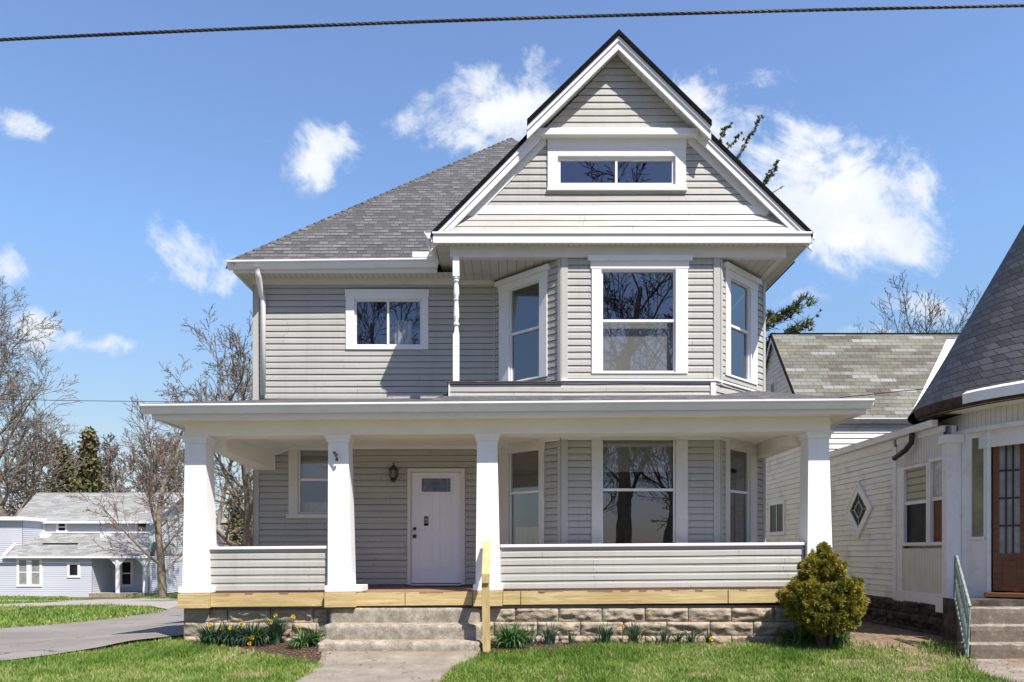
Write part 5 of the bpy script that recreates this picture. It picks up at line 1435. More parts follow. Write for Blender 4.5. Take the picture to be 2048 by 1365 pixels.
# pine behind the right side of the house
def pine():
    Y = 24.5; x = X(1452, Y); t = root('pine_tree', (x, Y, 0), 'tall pine with sparse upturned branches behind the right side of the grey house', 'tree'); r = random.Random(8)
    b, mb = MB(), MB()
    b.tube([(x, Y, -.1), (x + .1, Y, 5), (x, Y, 10), (x + .05, Y, 14.3)], [.3, .24, .14, .05], 8)
    def branch(pts, rad, dens, R, cone=False):
        pts = [P(a, c, Y + dy_) for a, c, dy_ in pts]; b.tube(pts, [rad * (1 - .8 * i / (len(pts) - 1)) for i in range(len(pts))], 6)
        L = sum((q - p).length for p, q in zip(pts, pts[1:])); n = int(L * dens)
        for k in range(n):
            s = (k + r.random()) / n * .999; s = s * (len(pts) - 1); i = int(s); p = pts[i].lerp(pts[i + 1], s - i); d = (pts[i + 1] - pts[i]).normalized()
            base = r.random() * .6 + (.35 if not cone and r.random() < .3 else 0)
            if noise.noise(p * 3.1) < -.22: continue
            o = Vector((r.gauss(0, 1), r.gauss(0, 1), r.gauss(0, 1))) * R * .45
            for _ in range(16):
                v = (d * .8 + Vector((r.gauss(0, 1), r.gauss(0, 1), r.gauss(0, 1))) * .8 + Vector((0, 0, .35))).normalized(); q = p + o; e = q + v * R * r.uniform(.5, 1.1)
                w_ = v.cross(Vector((r.gauss(0, 1), r.gauss(0, 1), r.gauss(0, 1)))).normalized() * .014; mb.rnd = min(1, base + r.uniform(-.1, .25))
                mb.face([q - w_, q + w_, e + w_ * .6, e - w_ * .6])
    # shoots showing above the gable
    for pts, R, dn in (([(1470, 330, 0), (1488, 292, 0), (1506, 262, 0), (1523, 234, 0)], .09, 30), ([(1425, 300, 0), (1446, 268, 0), (1461, 247, 0)], .10, 26), ([(1440, 310, 0), (1465, 288, 0), (1478, 270, 0)], .09, 20),
                  ([(1500, 400, 0), (1530, 368, 0), (1546, 346, 0), (1556, 323, 0)], .09, 26), ([(1515, 392, 0), (1528, 366, 0), (1538, 342, 0)], .07, 18), ([(1530, 400, 0), (1548, 384, 0), (1570, 372, 0)], .05, 8)):
        q0 = P(pts[0][0], pts[0][1], Y); zb_ = min(q0.z - .9, 13.6); b.tube([(x, Y, zb_), (x + (q0.x - x) * .6, Y, zb_ + (q0.z - zb_) * .35), q0], [.07, .05, .035], 6)
        branch(pts, .035, dn, R, True)
    # limbs showing right of the house
    branch([(1460, 690, 0), (1520, 652, -.3), (1562, 637, -.5), (1600, 618, -.6), (1628, 592, -.7)], .06, 34, .22)
    branch([(1545, 645, -.3), (1575, 624, -.4), (1608, 600, -.5)], .03, 22, .18)
    branch([(1460, 740, 0), (1530, 690, -.3), (1580, 668, -.5), (1612, 650, -.6)], .05, 34, .22)
    branch([(1590, 664, -.5), (1618, 648, -.5), (1640, 620, -.6)], .025, 8, .10)
    branch([(1470, 720, 0), (1505, 660, -.2), (1535, 640, -.2)], .04, 40, .24); branch([(1480, 730, 0), (1520, 700, 0), (1542, 690, 0)], .04, 40, .24)
    for k in range(60):   # the rest of the crown, hidden behind the house
        z = 4 + 9.3 * k / 60; a = r.uniform(0, 6.28); L = (14.3 - z) * .24 + .35
        if math.cos(a) > .1: L = min(L, .95 / math.cos(a)) if z < 12 else min(L, .4)
        p = Vector((x, Y, z)); q = p + Vector((math.cos(a) * L, abs(math.sin(a)) * L, .3 * L)); b.tube([p, q], [.04, .01], 5)
        for _ in range(70):
            c = p.lerp(q, r.uniform(.25, 1)); v = Vector((r.gauss(0, 1), r.gauss(0, 1), r.gauss(0, 1) + .5)).normalized() * .25; w_ = v.cross(Vector((1, 0, 0))).normalized() * .03; mb.rnd = r.random() * .6; mb.face([c - w_, c + w_, c + v + w_, c + v - w_])
    b.build('trunk', 'bark', t); mb.build('crown', 'pine', t)
pine()

# ------------------------------------------------------------ white house next door
nb = root('house', (9.0, 16.0, 0), 'weathered white house at the right with a round turret porch and slate cone roof', 'house')
NX = 7.42
def nside(Y0, Y1): return Fr((NX, Y1), (NX, Y0))     # west wall, seen from the left: far end first
yA, yB, yC = 12.86, 14.5, 17.7   # turret side, corner board, far end
fA = nside(yA, yB); fB = nside(yB, yC)
zsb, zgut = .66, 3.82
# the diamond window sits on fB
def on(fr, px, py): return fr.U(px), fr.Zp(px, py)
w = MB(); siding(w, fB, zsb, zgut - .25, pitch=.115, prof=PROF_FLAT, wave=.004, seed=51)
w.box(NX + .12, NX + .2, yA, yC, .3, zgut - .1)
w.build('wall', 'nwhite', nb)
c = MB(); fB.box(c, fB.L - .03, fB.L + .09, -.02, .05, zsb - .02, zgut - .24); fB.box(c, 0, .08, -.02, .03, zsb - .02, zgut - .24)
c.build('corner_board', 'npaint', nb, bev=.004)
c = MB(); fB.box(c, 0, fB.L - .031, -.01, .025, zgut - .25, zgut - .10); fA.box(c, .09, fA.L, -.01, .035, zgut - .20, zgut - .10)
c.build('frieze_board', 'npaint', nb)
gt = MB(); gt.sweep([(0, 0), (0, -.11), (.09, -.11), (.11, -.02), (.12, 0)], (NX - .06, yC + .1, zgut + .02), (NX - .06, yA + .1, zgut + .02), (-1, 0, 0)); gt.box(NX - .06, NX + .3, yA, yC + .2, zgut - .10, zgut - .095)
gt.build('gutter', 'npaint', nb)
r = MB(); r.face([(NX - .16, yC + .2, zgut + .03), (NX - .16, yA - .1, zgut + .03), (NX + 2.5, yA - .1, zgut + .35), (NX + 2.5, yC + .2, zgut + .35)]); r.build('wing_roof', 'edge', nb)
# beadboard frieze and window wall near the turret
w = MB()
w.face([fA.pt(.09, .02, Z(945, 1) * 0 + 3.17), fA.pt(fA.L, .02, 3.17), fA.pt(fA.L, .02, zgut - .19), fA.pt(.09, .02, zgut - .19)])
zsl = 1.67
w.face([fA.pt(.09, .012, zsb + .16), fA.pt(fA.L, .012, zsb + .16), fA.pt(fA.L, .012, zsl - .05), fA.pt(.09, .012, zsl - .05)])
w.build('beadboard', 'bead', nb)
c = MB(); fA.box(c, .0, fA.L + .1, -.02, .04, zsb - .05, zsb + .16)
c.build('skirt_board', 'npaint', nb, bev=.004)
c = MB(); fA.box(c, .09, fA.U(1807), -.02, .028, zsb + .16, 3.169); c.build('side_board', 'npaint', nb)
# two old windows
uL_ = fA.U(1808)
def oldwin(u0, u1, z0, z1, lab, upper, lower, t=.06):
    c = MB(); zm = (z0 + z1) / 2 + .05
    fA.box(c, u0, u0 + t, -.05, .04, z0, z1); fA.box(c, u1 - t, u1, -.05, .04, z0, z1); fA.box(c, u0 + t, u1 - t, -.05, .039, z1 - t, z1); fA.box(c, u0 + t, u1 - t, -.05, .039, z0, z0 + t); fA.box(c, u0 + t, u1 - t, -.03, .01, zm - .03, zm + .03)
    w_ = c.build('window', 'npaint', nb, bev=.003); w_['label'] = lab
    c = MB(); c.face([fA.pt(u0 + t, -.02, zm), fA.pt(u1 - t, -.02, zm), fA.pt(u1 - t, -.02, z1 - t), fA.pt(u0 + t, -.02, z1 - t)]); c.build('pane', upper, w_)
    c = MB(); c.face([fA.pt(u0 + t, -.025, z0 + t), fA.pt(u1 - t, -.025, z0 + t), fA.pt(u1 - t, -.025, zm), fA.pt(u0 + t, -.025, zm)]); c.build('pane', lower, w_)
M['blinds'] = slats('slatted_glass', (.42, .41, .30), (.10, .10, .05), .13, 1, .3)
M['boarded'] = pm('peeling_board', (.42, .38, .36), (.62, .6, .58), 9, .7, .4, 30, dirt=(.2, .16, .14), dirt_amt=.6, dirt_scale=6)
u1_ = fA.U(1860); u2_ = fA.U(1893)
oldwin(uL_, u1_, zsl, 3.16, 'old window with slatted glass above, left of the turret', 'blinds', 'glass_dim')
oldwin(u1_ + .01, max(u2_, u1_ + .5), zsl, 3.20, 'old peeling window with a boarded upper sash beside the turret column', 'boarded', 'doorwood')
# diamond window
cu, cz_ = on(fB, 1720, 1020); hw_, hh_ = .50, .58
def dia(k): return [(cu - hw_ * k, cz_), (cu, cz_ - hh_ * k), (cu + hw_ * k, cz_), (cu, cz_ + hh_ * k)]
hw_ = abs(fB.U(1748) - fB.U(1693)) / 2; hh_ = (fB.Zp(1720, 962) - fB.Zp(1720, 1078)) / 2
c = MB()
for (k0, k1, o0, o1) in ((1.0, .86, .0, .06), (.86, .62, .0, .045)):
    A_, B_ = dia(k0), dia(k1)
    for i in range(4):
        j = (i + 1) % 4
        lo_ = [fB.pt(A_[i][0], o0, A_[i][1]), fB.pt(A_[j][0], o0, A_[j][1]), fB.pt(B_[j][0], o0, B_[j][1]), fB.pt(B_[i][0], o0, B_[i][1])]
        hi_ = [fB.pt(A_[i][0], o1, A_[i][1]), fB.pt(A_[j][0], o1, A_[j][1]), fB.pt(B_[j][0], o1, B_[j][1]), fB.pt(B_[i][0], o1, B_[i][1])]
        c.hexa(lo_, hi_)
dw = c.build('window', 'npaint', nb, fixn=True); dw['label'] = 'diamond shaped leaded window in the white side wall'
c = MB(); c.face([fB.pt(a, .022, b) for a, b in dia(.62)]); c.build('pane', 'glass_dim', dw)
c = MB()
for i in range(4):
    A_, B_ = dia(.60), dia(.30); c.tube([fB.pt(A_[i][0], .03, A_[i][1]), fB.pt(B_[i][0], .03, B_[i][1])], .008, 5); j = (i + 1) % 4; c.tube([fB.pt(B_[i][0], .03, B_[i][1]), fB.pt(B_[j][0], .03, B_[j][1])], .014, 5)
c.build('leaded_bar', 'curtain', dw)
# downpipe elbow
c = MB(); y_ = 13.72; c.tube([(NX - .10, y_, zgut - .08), (NX - .11, y_, zgut - .26), (NX - .16, y_ + .1, zgut - .38), (NX - .2, y_ + .45, zgut - .5)], .05, 9); c.build('downpipe_elbow', 'black', nb, smo=True)
# foundation of the wing
c = MB(); ff_ = nside(yA - .6, yC + .1); blocks(c, ff_, -.06, 3, .24, .6, 61, amp=.08); o = c.build('foundation', 'darkstone', nb)
c = MB(); c.box(NX + .01, NX + .2, yA - .6, yC + .1, -.1, .7); c.build('foundation_core', 'darkstone', nb)

# gabled block behind
BX, BY = 6.98, 17.75
zev, zrg = 4.72, Z(674, 19.9); yr_, ybk = 19.9, 22.1
fS = Fr((BX, ybk), (BX, BY)); fF = Fr((BX, BY), (13.5, BY))
def lim2(z):
    if z <= zev: return (0, fS.L)
    f = (z - zev) / (zrg - zev); return (fS.L / 2 * f, fS.L - fS.L / 2 * f)
sw = (fS.U(1541), fS.U(1572), fS.Zp(1556, 1071), fS.Zp(1556, 1003)); sw2 = (fS.U(1543), fS.U(1554), fS.Zp(1549, 795), fS.Zp(1549, 760))
w = MB(); siding(w, fS, .75, zrg - .05, pitch=.125, lim=lim2, holes=[], prof=PROF_FLAT, seed=55)
siding(w, fF, .75, zev, pitch=.125, prof=PROF_FLAT, seed=56)
w.build('back_wall', 'nwhite', nb)
for (q, lab) in ((sw, 'small dark window low in the white side wall behind the porch'), (sw2, 'small attic window in the white gable end')):
    c = MB(); t = .09
    fS.box(c, q[0], q[0] + t, -.05, .05, q[2], q[3]); fS.box(c, q[1] - t, q[1], -.05, .05, q[2], q[3]); fS.box(c, q[0] + t, q[1] - t, -.05, .049, q[2], q[2] + t); fS.box(c, q[0] + t, q[1] - t, -.05, .049, q[3] - t, q[3]); m_ = (q[0] + q[1]) / 2
    fS.box(c, m_ - .015, m_ + .015, .028, .042, q[2] + t, q[3] - t)
    w_ = c.build('window', 'npaint', nb); w_['label'] = lab
    c = MB(); c.face([fS.pt(q[0] + t, .029, q[2] + t), fS.pt(q[1] - t, .029, q[2] + t), fS.pt(q[1] - t, .029, q[3] - t), fS.pt(q[0] + t, .029, q[3] - t)]); c.build('pane', 'glass_dim', w_)
r = MB(); x0, x1 = BX - .12, 14.0; sl_ = (zrg - zev) / (yr_ - BY); ey = BY - .10; ez = zev - .10 * sl_ + .08
r.face([(x0, ey, ez), (x1, ey, ez), (x1, yr_, zrg + .08), (x0, yr_, zrg + .08)]); r.face([(x1, ybk + .2, ez), (x0, ybk + .2, ez), (x0, yr_, zrg + .08), (x1, yr_, zrg + .08)])
r.build('roof', 'nshingle', nb)
c = MB()
for (ya, za, yb2, zb2) in ((ey, ez, yr_, zrg + .08), (ybk + .2, ez, yr_, zrg + .08)):
    c.face([(x0 - .02, ya, za + .01), (x0 - .02, yb2, zb2 + .01), (x0 - .02, yb2, zb2 - .05), (x0 - .02, ya, za - .05)]); c.face([(x0 - .02, ya, za + .01), (x0 + .03, ya, za + .012), (x0 + .03, yb2, zb2 + .012), (x0 - .02, yb2, zb2 + .01)])
c.box(x0, x1, yr_ - .03, yr_ + .03, zrg + .06, zrg + .095)
c.build('roof_edge', 'edge', nb)
c = MB()
for (ya, za, yb2, zb2) in ((ey, ez, yr_, zrg + .08), (ybk + .2, ez, yr_, zrg + .08)):
    c.face([(x0 + .01, ya, za - .05), (x0 + .01, yb2, zb2 - .05), (x0 + .01, yb2, zb2 - .22), (x0 + .01, ya, za - .22)])
c.build('rake_board', 'nwhite', nb)
gt = MB(); gt.sweep(KPROF, (x0 + .02, ey + .04, ez + .02), (x1, ey + .04, ez + .02), (0, -1, 0)); gt.build('gutter', 'npaint', nb)
c = MB(); c.box(X(1825, ey), X(1845, ey), ey - .10, ey - .04, ez + .03, ez + .14); c.build('splash_guard', 'npaint', nb)
# metal flashing where the roofs meet
def onroof(px, py):
    # point on the front slope of the block's roof
    k, v_ = (px - CX) / F, (HY - py) / F
    Y = (ez - sl_ * ey - CZ) / (v_ - sl_); return Vector((k * Y, Y, CZ + v_ * Y))
M['flash'] = pm('flashing_metal', (.78, .78, .78), (.85, .85, .85), 3, .35, .1, 8)
c = MB(); up_ = Vector((0, -.012, .014))
pts = [(1908, 681), (1892, 716), (1872, 757), (1852, 798), (1838, 826)]
for (a, b) in zip(pts, pts[1:]):
    q = [onroof(*a), onroof(a[0] - 15, a[1]), onroof(b[0] - 15, b[1]), onroof(*b)]; c.face([p + up_ for p in q])
    q2 = [onroof(a[0] + 6, a[1]), onroof(*a), onroof(*b), onroof(b[0] + 8, b[1])]; q2 = [p + up_ for p in q2]; q2[0] = q2[0] + Vector((0, 0, .10)); q2[3] = q2[3] + Vector((0, 0, .10)); c.face(q2)
c.build('flashing', 'flash', nb)

# ---- round turret porch
TC = (10.0, 13.1); TR = 2.33; ER = 2.68
def ang_at(px, R, C=TC):
    """turret angle whose near point shows at px"""
    t = (px - CX) / F; a_ = t * t + 1; b_ = -2 * (t * C[0] + C[1]); c_ = C[0] ** 2 + C[1] ** 2 - R * R
    d_ = b_ * b_ - 4 * a_ * c_
    if d_ < 0: d_ = 0
    Y = (-b_ - math.sqrt(d_)) / (2 * a_); return math.atan2(Y - C[1], t * Y - C[0])
def tp_(a, R, z): return Vector((TC[0] + R * math.cos(a), TC[1] + R * math.sin(a), z))
zte = 4.10
r = MB(); NS = 56; apex = 9.1; sl_len = math.hypot(ER, apex - zte); nr = 10
for k in range(NS):
    a0, a1 = -math.pi * 2 * k / NS, -math.pi * 2 * (k + 1) / NS
    for j in range(nr):
        f0, f1 = j / nr, (j + 1) / nr
        def cp(a, f):
            fl_ = .10 * math.exp(-f * 9); return tp_(a, ER * (1 - f) + fl_ * .6, zte + (apex - zte) * f - fl_ * .0)
        u0, u1 = -a0 * ER, -a1 * ER
        q = lambda u_, f: u_
        r.face([cp(a1, f0), cp(a0, f0), cp(a0, f1), cp(a1, f1)], uv=[(u1 * (1 - f0 * .8), f0 * sl_len), (u0 * (1 - f0 * .8), f0 * sl_len), (u0 * (1 - f1 * .8), f1 * sl_len), (u1 * (1 - f1 * .8), f1 * sl_len)])
r.build('turret_roof', 'slate', nb)
# eave: rotten dark board to the left, white metal to the right, soffit, frieze
def arc(mb, a0, a1, R0, z0, R1, z1, n=24, mi=0, jag=0):
    rr_ = random.Random(4)
    for k in range(n):
        p, q = a0 + (a1 - a0) * k / n, a0 + (a1 - a0) * (k + 1) / n
        mb.face([tp_(p, R0, z0), tp_(q, R0, z0), tp_(q, R1, z1), tp_(p, R1, z1)], mi=mi, uv=[((p) * R0, z0), ((q) * R0, z0), ((q) * R0, z1), ((p) * R0, z1)])
aL, aM, aR = math.radians(170), ang_at(1932, ER), math.radians(-60)
aL = -math.radians(190); aM = ang_at(1930, ER + .05)
c = MB(); arc(c, aL, math.radians(-60), ER + .06, zte - .13, ER + .09, zte + .01); arc(c, aL, math.radians(-60), ER - .02, zte - .19, ER + .05, zte - .13)
c.build('eave_board', 'rust', nb)
c = MB(); arc(c, aM, math.radians(-60), ER + .10, zte - .13, ER + .11, zte + .03, n=16); arc(c, aM, math.radians(-60), ER + .11, zte + .03, ER - .02, zte + .10, n=16)
c.build('eave_flashing', 'flash', nb)
c = MB(); arc(c, aL, math.radians(-60), ER + .02, zte - .17, TR + .02, zte - .20); c.build('turret_soffit', 'npaint', nb)
zf_ = 3.62
c = MB(); arc(c, aL, math.radians(-60), TR + .02, zf_, TR + .02, zte - .18, n=40); c.build('turret_frieze', 'bead', nb)
c = MB(); arc(c, aL, math.radians(-60), TR + .07, zf_ - .07, TR + .07, zf_, n=40); arc(c, aL, math.radians(-60), TR + .07, zf_, TR - .02, zf_, n=40); arc(c, aL, math.radians(-60), TR + .07, zf_ - .07, TR - .1, zf_ - .07, n=40)
arc(c, aL, math.radians(-60), TR - .03, zf_ - .35, TR - .03, zf_ - .07, n=40)
c.build('turret_trim', 'npaint', nb)
# column
cy0 = 12.70; cx0, cx1 = X(1893, cy0), X(1922, cy0)
c = MB(); c.box(cx0, cx1, cy0, cy0 + .14, zsb + .10, 3.52); c.box(cx0 - .04, cx1 + .03, cy0 - .05, cy0 + .20, 3.40, 3.54)
c.box(cx0 - .05, cx1 + .03, cy0 - .05, cy0 + .25, zsb - .14, zsb + .10)
c.build('turret_column', 'npaint', nb, bev=.006)
# side light panel between column and door
pA, pB = (X(1916, 12.76), 12.76), (X(1976, 12.35), 12.35); fp_ = Fr(pA, pB)
g0_, g1_ = fp_.U(1943), fp_.U(1967); zg0_, zg1_ = fp_.Zp(1955, 1074), fp_.Zp(1955, 876)
c = MB(); fp_.box(c, 0, g0_, -.06, 0, .72, 3.56); fp_.box(c, g1_, fp_.L, -.06, 0, .72, 3.56); fp_.box(c, g0_, g1_, -.06, 0, .72, zg0_); fp_.box(c, g0_, g1_, -.06, 0, zg1_, 3.56)
fp_.box(c, g0_ - .03, g1_ + .03, 0, .03, zg0_ - .05, zg0_)
c.build('side_panel', 'npaint', nb, bev=.003)
c = MB(); c.face([fp_.pt(g0_, -.03, zg0_), fp_.pt(g1_, -.03, zg0_), fp_.pt(g1_, -.03, zg1_), fp_.pt(g0_, -.03, zg1_)]); c.build('side_pane', 'glass_old', nb)
# door frame and door
dA, dB = (X(1977, 12.33), 12.33), (X(2062, 11.98), 11.98); fd_ = Fr(dA, dB)
z0d = .90; z1d = fd_.Zp(1982, 862)
c = MB(); fd_.box(c, -.02, .035, -.1, .03, z0d - .06, z1d + .12); fd_.box(c, fd_.L - .04, fd_.L + .04, -.1, .03, z0d - .06, z1d + .12); fd_.box(c, .035, fd_.L - .04, -.1, .03, z1d + .03, z1d + .12)
c.build('door_frame', 'npaint', nb, bev=.003)
c = MB(); ua, ub = .06, fd_.L - .06; gz0, gz1 = fd_.Zp(2010, 1107), fd_.Zp(2010, 886); s_ = .085
fd_.box(c, ua, ua + s_, -.05, -.01, z0d + .02, z1d); fd_.box(c, ub - s_, ub, -.05, -.01, z0d + .02, z1d); fd_.box(c, ua + s_, ub - s_, -.05, -.01, gz1, z1d); fd_.box(c, ua + s_, ub - s_, -.05, -.01, z0d + .02, gz0)
fd_.box(c, ua + s_ + .05, ub - s_ - .05, -.02, .0, z0d + .12, gz0 - .12)
bars = MB()
for k in (1, 2):
    u_ = ua + s_ + (ub - ua - 2 * s_) * k / 3; fd_.box(bars, u_ - .013, u_ + .013, -.045, -.014, gz0, gz1)
for k in (1, 2, 3):
    z_ = gz0 + (gz1 - gz0) * k / 4; fd_.box(bars, ua + s_, ub - s_, -.044, -.015, z_ - .013, z_ + .013)
nd = c.build('door', 'doorwood', nb, bev=.002); bars.build('glazing_bar', 'twig_dark', nd); nd['label'] = 'worn brown wooden door with twelve small panes'
c = MB(); c.face([fd_.pt(ua + s_, -.035, gz0), fd_.pt(ub - s_, -.035, gz0), fd_.pt(ub - s_, -.035, gz1), fd_.pt(ua + s_, -.035, gz1)]); c.build('door_glass', 'glass_grey', nd)
c = MB(); fd_.box(c, -.05, fd_.L + .1, -.1, .14, z0d - .08, z0d - .005); c.build('door_sill', 'doorwood', nb, bev=.01)
# turret interior backing, floor and foundation
c = MB(); c.face([tp_(-math.pi * k / 18 * 2, TR - .5, .62) for k in range(18)]); 
arc(c, aL, math.radians(-60), TR - .55, .0, TR - .55, 3.9, n=30); c.build('turret_core', 'dark', nb)
c = MB(); c.box(X(1921, 12.7), X(1990, 12.2), 12.42, 12.75, -.05, .72); c.box(X(1941, 11.66), 9.6, 11.66, 12.41, -.05, .80); c.build('porch_base', 'darkstone', nb)

ns = root('concrete_steps', (8.0, 10.9, 0), 'four old speckled concrete steps up to the brown door of the white house', 'steps')
for k in range(3):
    s = MB(); Yf = 10.70 + .30 * k; rough_box(s, X(1941, Yf), 9.2, Yf, 11.66 if k == 2 else Yf + .33, -.05 if k == 0 else .235 * k - .05, .235 * (k + 1), amp=.006, st=.07, seed=90 + k)
    o = s.build('step', 'nconcrete', ns)
# wrought railing
rl = root('iron_railing', (X(1935, 10.75), 10.9, 0), 'peeling green iron lattice railing tilted beside the old concrete steps', 'railing')
x_ = 6.52
A0, A1 = Vector((x_ + .03, 10.62, .03)), Vector((X(1926, 11.9), 11.9, .72)); B0, B1 = Vector((X(1921, 10.75) + .1, 10.72, 1.08)), Vector((X(1913, 11.9) + .0, 11.9, 1.5))
A0 = P(1935, 1314, 10.62); A1 = P(1911, 1196, 11.75); B0 = P(1940, 1214, 10.62); B1 = P(1913, 1113, 11.75)
s = MB(); s.tube([A0, A1], .022, 8); s.build('bottom_rail', 'green_rail', rl)
s = MB(); s.tube([B0, B1], .022, 8); s.build('top_rail', 'green_rail', rl)
s = MB(); s.tube([A0, B0], .014, 8); s.build('post', 'green_rail', rl); s = MB(); s.tube([A1, B1], .034, 8); s.build('post', 'green_rail', rl)
s = MB(); n = 11
for k in range(n):
    t0, t1 = k / n, (k + 1) / n
    s.tube([A0.lerp(A1, t0), B0.lerp(B1, t1)], .012, 6); s.tube([B0.lerp(B1, t0), A0.lerp(A1, t1)], .012, 6)
s.build('lattice', 'green_rail', rl)
# debris by the foundation
M['stickm'] = pm('stick', (.30, .25, .2), (.42, .38, .33), 8, .9)
for i, (a, b, c_, lab) in enumerate((((1740, 1230), (1810, 1228), (1840, 1232), 'long pale stick on the shaded dirt by the white house'), ((1800, 1245), (1812, 1222), (1835, 1220), 'bent pale branch leaning by the dark foundation'), ((1770, 1295), (1795, 1305), (1815, 1308), 'thin dark twig on the dirt edge of the lawn'))):
    s = MB(); p_ = [G(*q) for q in (a, b, c_)]; s.tube([(p_[0].x, p_[0].y, .03), (p_[1].x, p_[1].y, .09), (p_[2].x, p_[2].y, .03)], .016, 6); tag(s.build('stick', 'stickm'), lab, 'stick')

# ------------------------------------------------------------ blue grey house far left
fh = root('house', (X(180, 40), 40, gz(X(180, 40), 40)), 'blue grey clapboard house with pale shingle roofs at the far left', 'house')
zg = gz(-22, 40)
def fbox(nm, mat, *bx, parent=fh, bev=0):
    c = MB()
    for b in bx: c.box(*b)
    return c.build(nm, mat, parent, bev=bev)
Yl, Yu, Yr2 = 40.0, 43.0, 47.0
lx0, lx1, lxp = X(-60, Yl), X(300, Yl), X(184, Yl)
flw = Fr((lx0, Yl), (lxp, Yl)); fup = Fr((X(30, Yu), Yu), (X(276, Yu), Yu))
xge = -21.0    # east end of the main roof wall
fge = Fr((xge, Yu), (xge, 51.2))
zle, zlt = Z(1113, Yl - .3), Z(1067, Yu)
w1 = [(flw.U(35), flw.U(57), Z(1172, Yl), Z(1119, Yl)), (flw.U(60), flw.U(83), Z(1172, Yl), Z(1119, Yl)), (flw.U(138), flw.U(158), Z(1154, Yl), Z(1128, Yl))]
w2 = [(fup.U(72), fup.U(87), Z(1062.5, Yu), Z(1045, Yu)), (fup.U(117), fup.U(132), Z(1062.5, Yu), Z(1045, Yu))]
c = MB(); siding(c, flw, zg - .05, zle, pitch=.115, prof=PROF_FLAT, step=5); siding(c, Fr((X(180, 43), 42.0), (X(300, 42), 42.0)), zg + .2, zle, pitch=.115, prof=PROF_FLAT, step=5); siding(c, Fr((lxp, Yl), (lxp, 42.0)), zg + .2, zle, pitch=.115, prof=PROF_FLAT, step=5)
c.build('wall', 'slatewall', fh)
c = MB(); siding(c, fup, zlt - .1, Z(1041, Yu) + .1, pitch=.115, prof=PROF_FLAT, step=5)
rz = Z(989, Yr2); uez = Z(1040, Yu)
def lim3(z):
    if z <= uez: return (0, fge.L)
    f = min(1, (z - uez) / (rz - uez)); return (4.0 * f, fge.L - 4.2 * f)
siding(c, fge, zg - .1, rz - .05, pitch=.115, prof=PROF_FLAT, step=5, lim=lim3)
c.build('upper_wall', 'slatewall', fh)
r = MB(); xw = X(28, Yu); xrw = X(74, Yr2); xr2 = xge + .35; ov = .22
r.face([(xw, Yu - ov, uez - .1), (xr2, Yu - ov, uez - .1), (xr2, Yr2, rz + .1), (xrw, Yr2, rz + .1)]); r.face([(xr2, 51.5, uez - .1), (xw, 51.5, uez - .1), (xrw, Yr2, rz + .1), (xr2, Yr2, rz + .1)])
r.build('main_roof', 'far_shingle', fh)
r = MB(); r.face([(X(6, Yl - .2), Yl - .2, zle), (lx1 + .1, Yl - .2, zle), (X(300, Yu) + .1, Yu, zlt), (X(52, Yu), Yu, zlt)])
r.build('porch_roof', 'far_shingle', fh)
c = MB(); c.box(xw, xr2, Yu - ov - .05, Yu - ov, uez - .22, uez - .09); c.box(X(0, Yl - .2), lx1 + .1, Yl - .26, Yl - .21, zle - .10, zle + .01)
c.prism([(X(50, Yu), zlt), (X(300, Yu), zlt), (X(300, Yu), zlt + .09), (X(50, Yu), zlt + .09)], Yu - .12, Yu - .06)
for (ya, za, yb2, zb2) in ((Yu - ov, uez - .1, Yr2, rz + .1), (51.5, uez - .1, Yr2, rz + .1)):
    c.face([(xr2 + .01, ya, za), (xr2 + .01, yb2, zb2), (xr2 + .01, yb2, zb2 - .25), (xr2 + .01, ya, za - .25)])
c.build('white_trim', 'white', fh)
for px in (92, 212):
    c = MB(); f_ = .85; yy = Yl - .2 + (Yu - Yl + .2) * f_; zz = zle + (zlt - zle) * f_; c.box(X(px, yy) - .22, X(px, yy) + .22, yy - .25, yy + .2, zz - .1, zz + .16); c.build('roof_vent', 'white', fh, bev=.03)
c = MB(); f_ = .5; yy = Yl - .2 + (Yu - Yl + .2) * f_; zz = zle + (zlt - zle) * f_; c.box(X(86, yy), X(156, yy), yy - .05, yy + .02, zz - .02, zz + .07); c.build('ridge_strip', 'edge', fh)
c = MB(); 
p0, p1 = Vector((X(5, Yl - .2), Yl - .2, zle + .03)), Vector((X(52, Yu), Yu, zlt + .03)); c.hexa([p0, p0 + Vector((.16, 0, 0)), p1 + Vector((.16, 0, 0)), p1], [p0 + Vector((0, 0, .08)), p0 + Vector((.16, 0, .08)), p1 + Vector((.16, 0, .08)), p1 + Vector((0, 0, .08))])
c.build('valley_flashing', 'white', fh)
def smallwin(fr, q, lab, pane='glass_dim', t=.13, rail=True):
    c = MB(); fr.box(c, q[0] - t, q[0], -.02, .05, q[2] - t, q[3] + t); fr.box(c, q[1], q[1] + t, -.02, .05, q[2] - t, q[3] + t); fr.box(c, q[0], q[1], -.02, .049, q[3], q[3] + t); fr.box(c, q[0], q[1], -.02, .049, q[2] - t, q[2])
    if rail: zm = (q[2] + q[3]) / 2; fr.box(c, q[0], q[1], .02, .04, zm - .03, zm + .03)
    w_ = c.build('window', 'white', fh); w_['label'] = lab
    c = MB(); c.face([fr.pt(q[0], .025, q[2]), fr.pt(q[1], .025, q[2]), fr.pt(q[1], .025, q[3]), fr.pt(q[0], .025, q[3])]); c.build('pane', pane, w_)
smallwin(flw, (flw.U(39), flw.U(54), Z(1169, Yl), Z(1121, Yl)), 'left of the paired curtained windows', 'glass_grey'); smallwin(flw, (flw.U(64), flw.U(80), Z(1169, Yl), Z(1121, Yl)), 'right of the paired curtained windows', 'glass_grey')
smallwin(flw, (flw.U(140), flw.U(156), Z(1151, Yl), Z(1130, Yl)), 'small square window', rail=False)
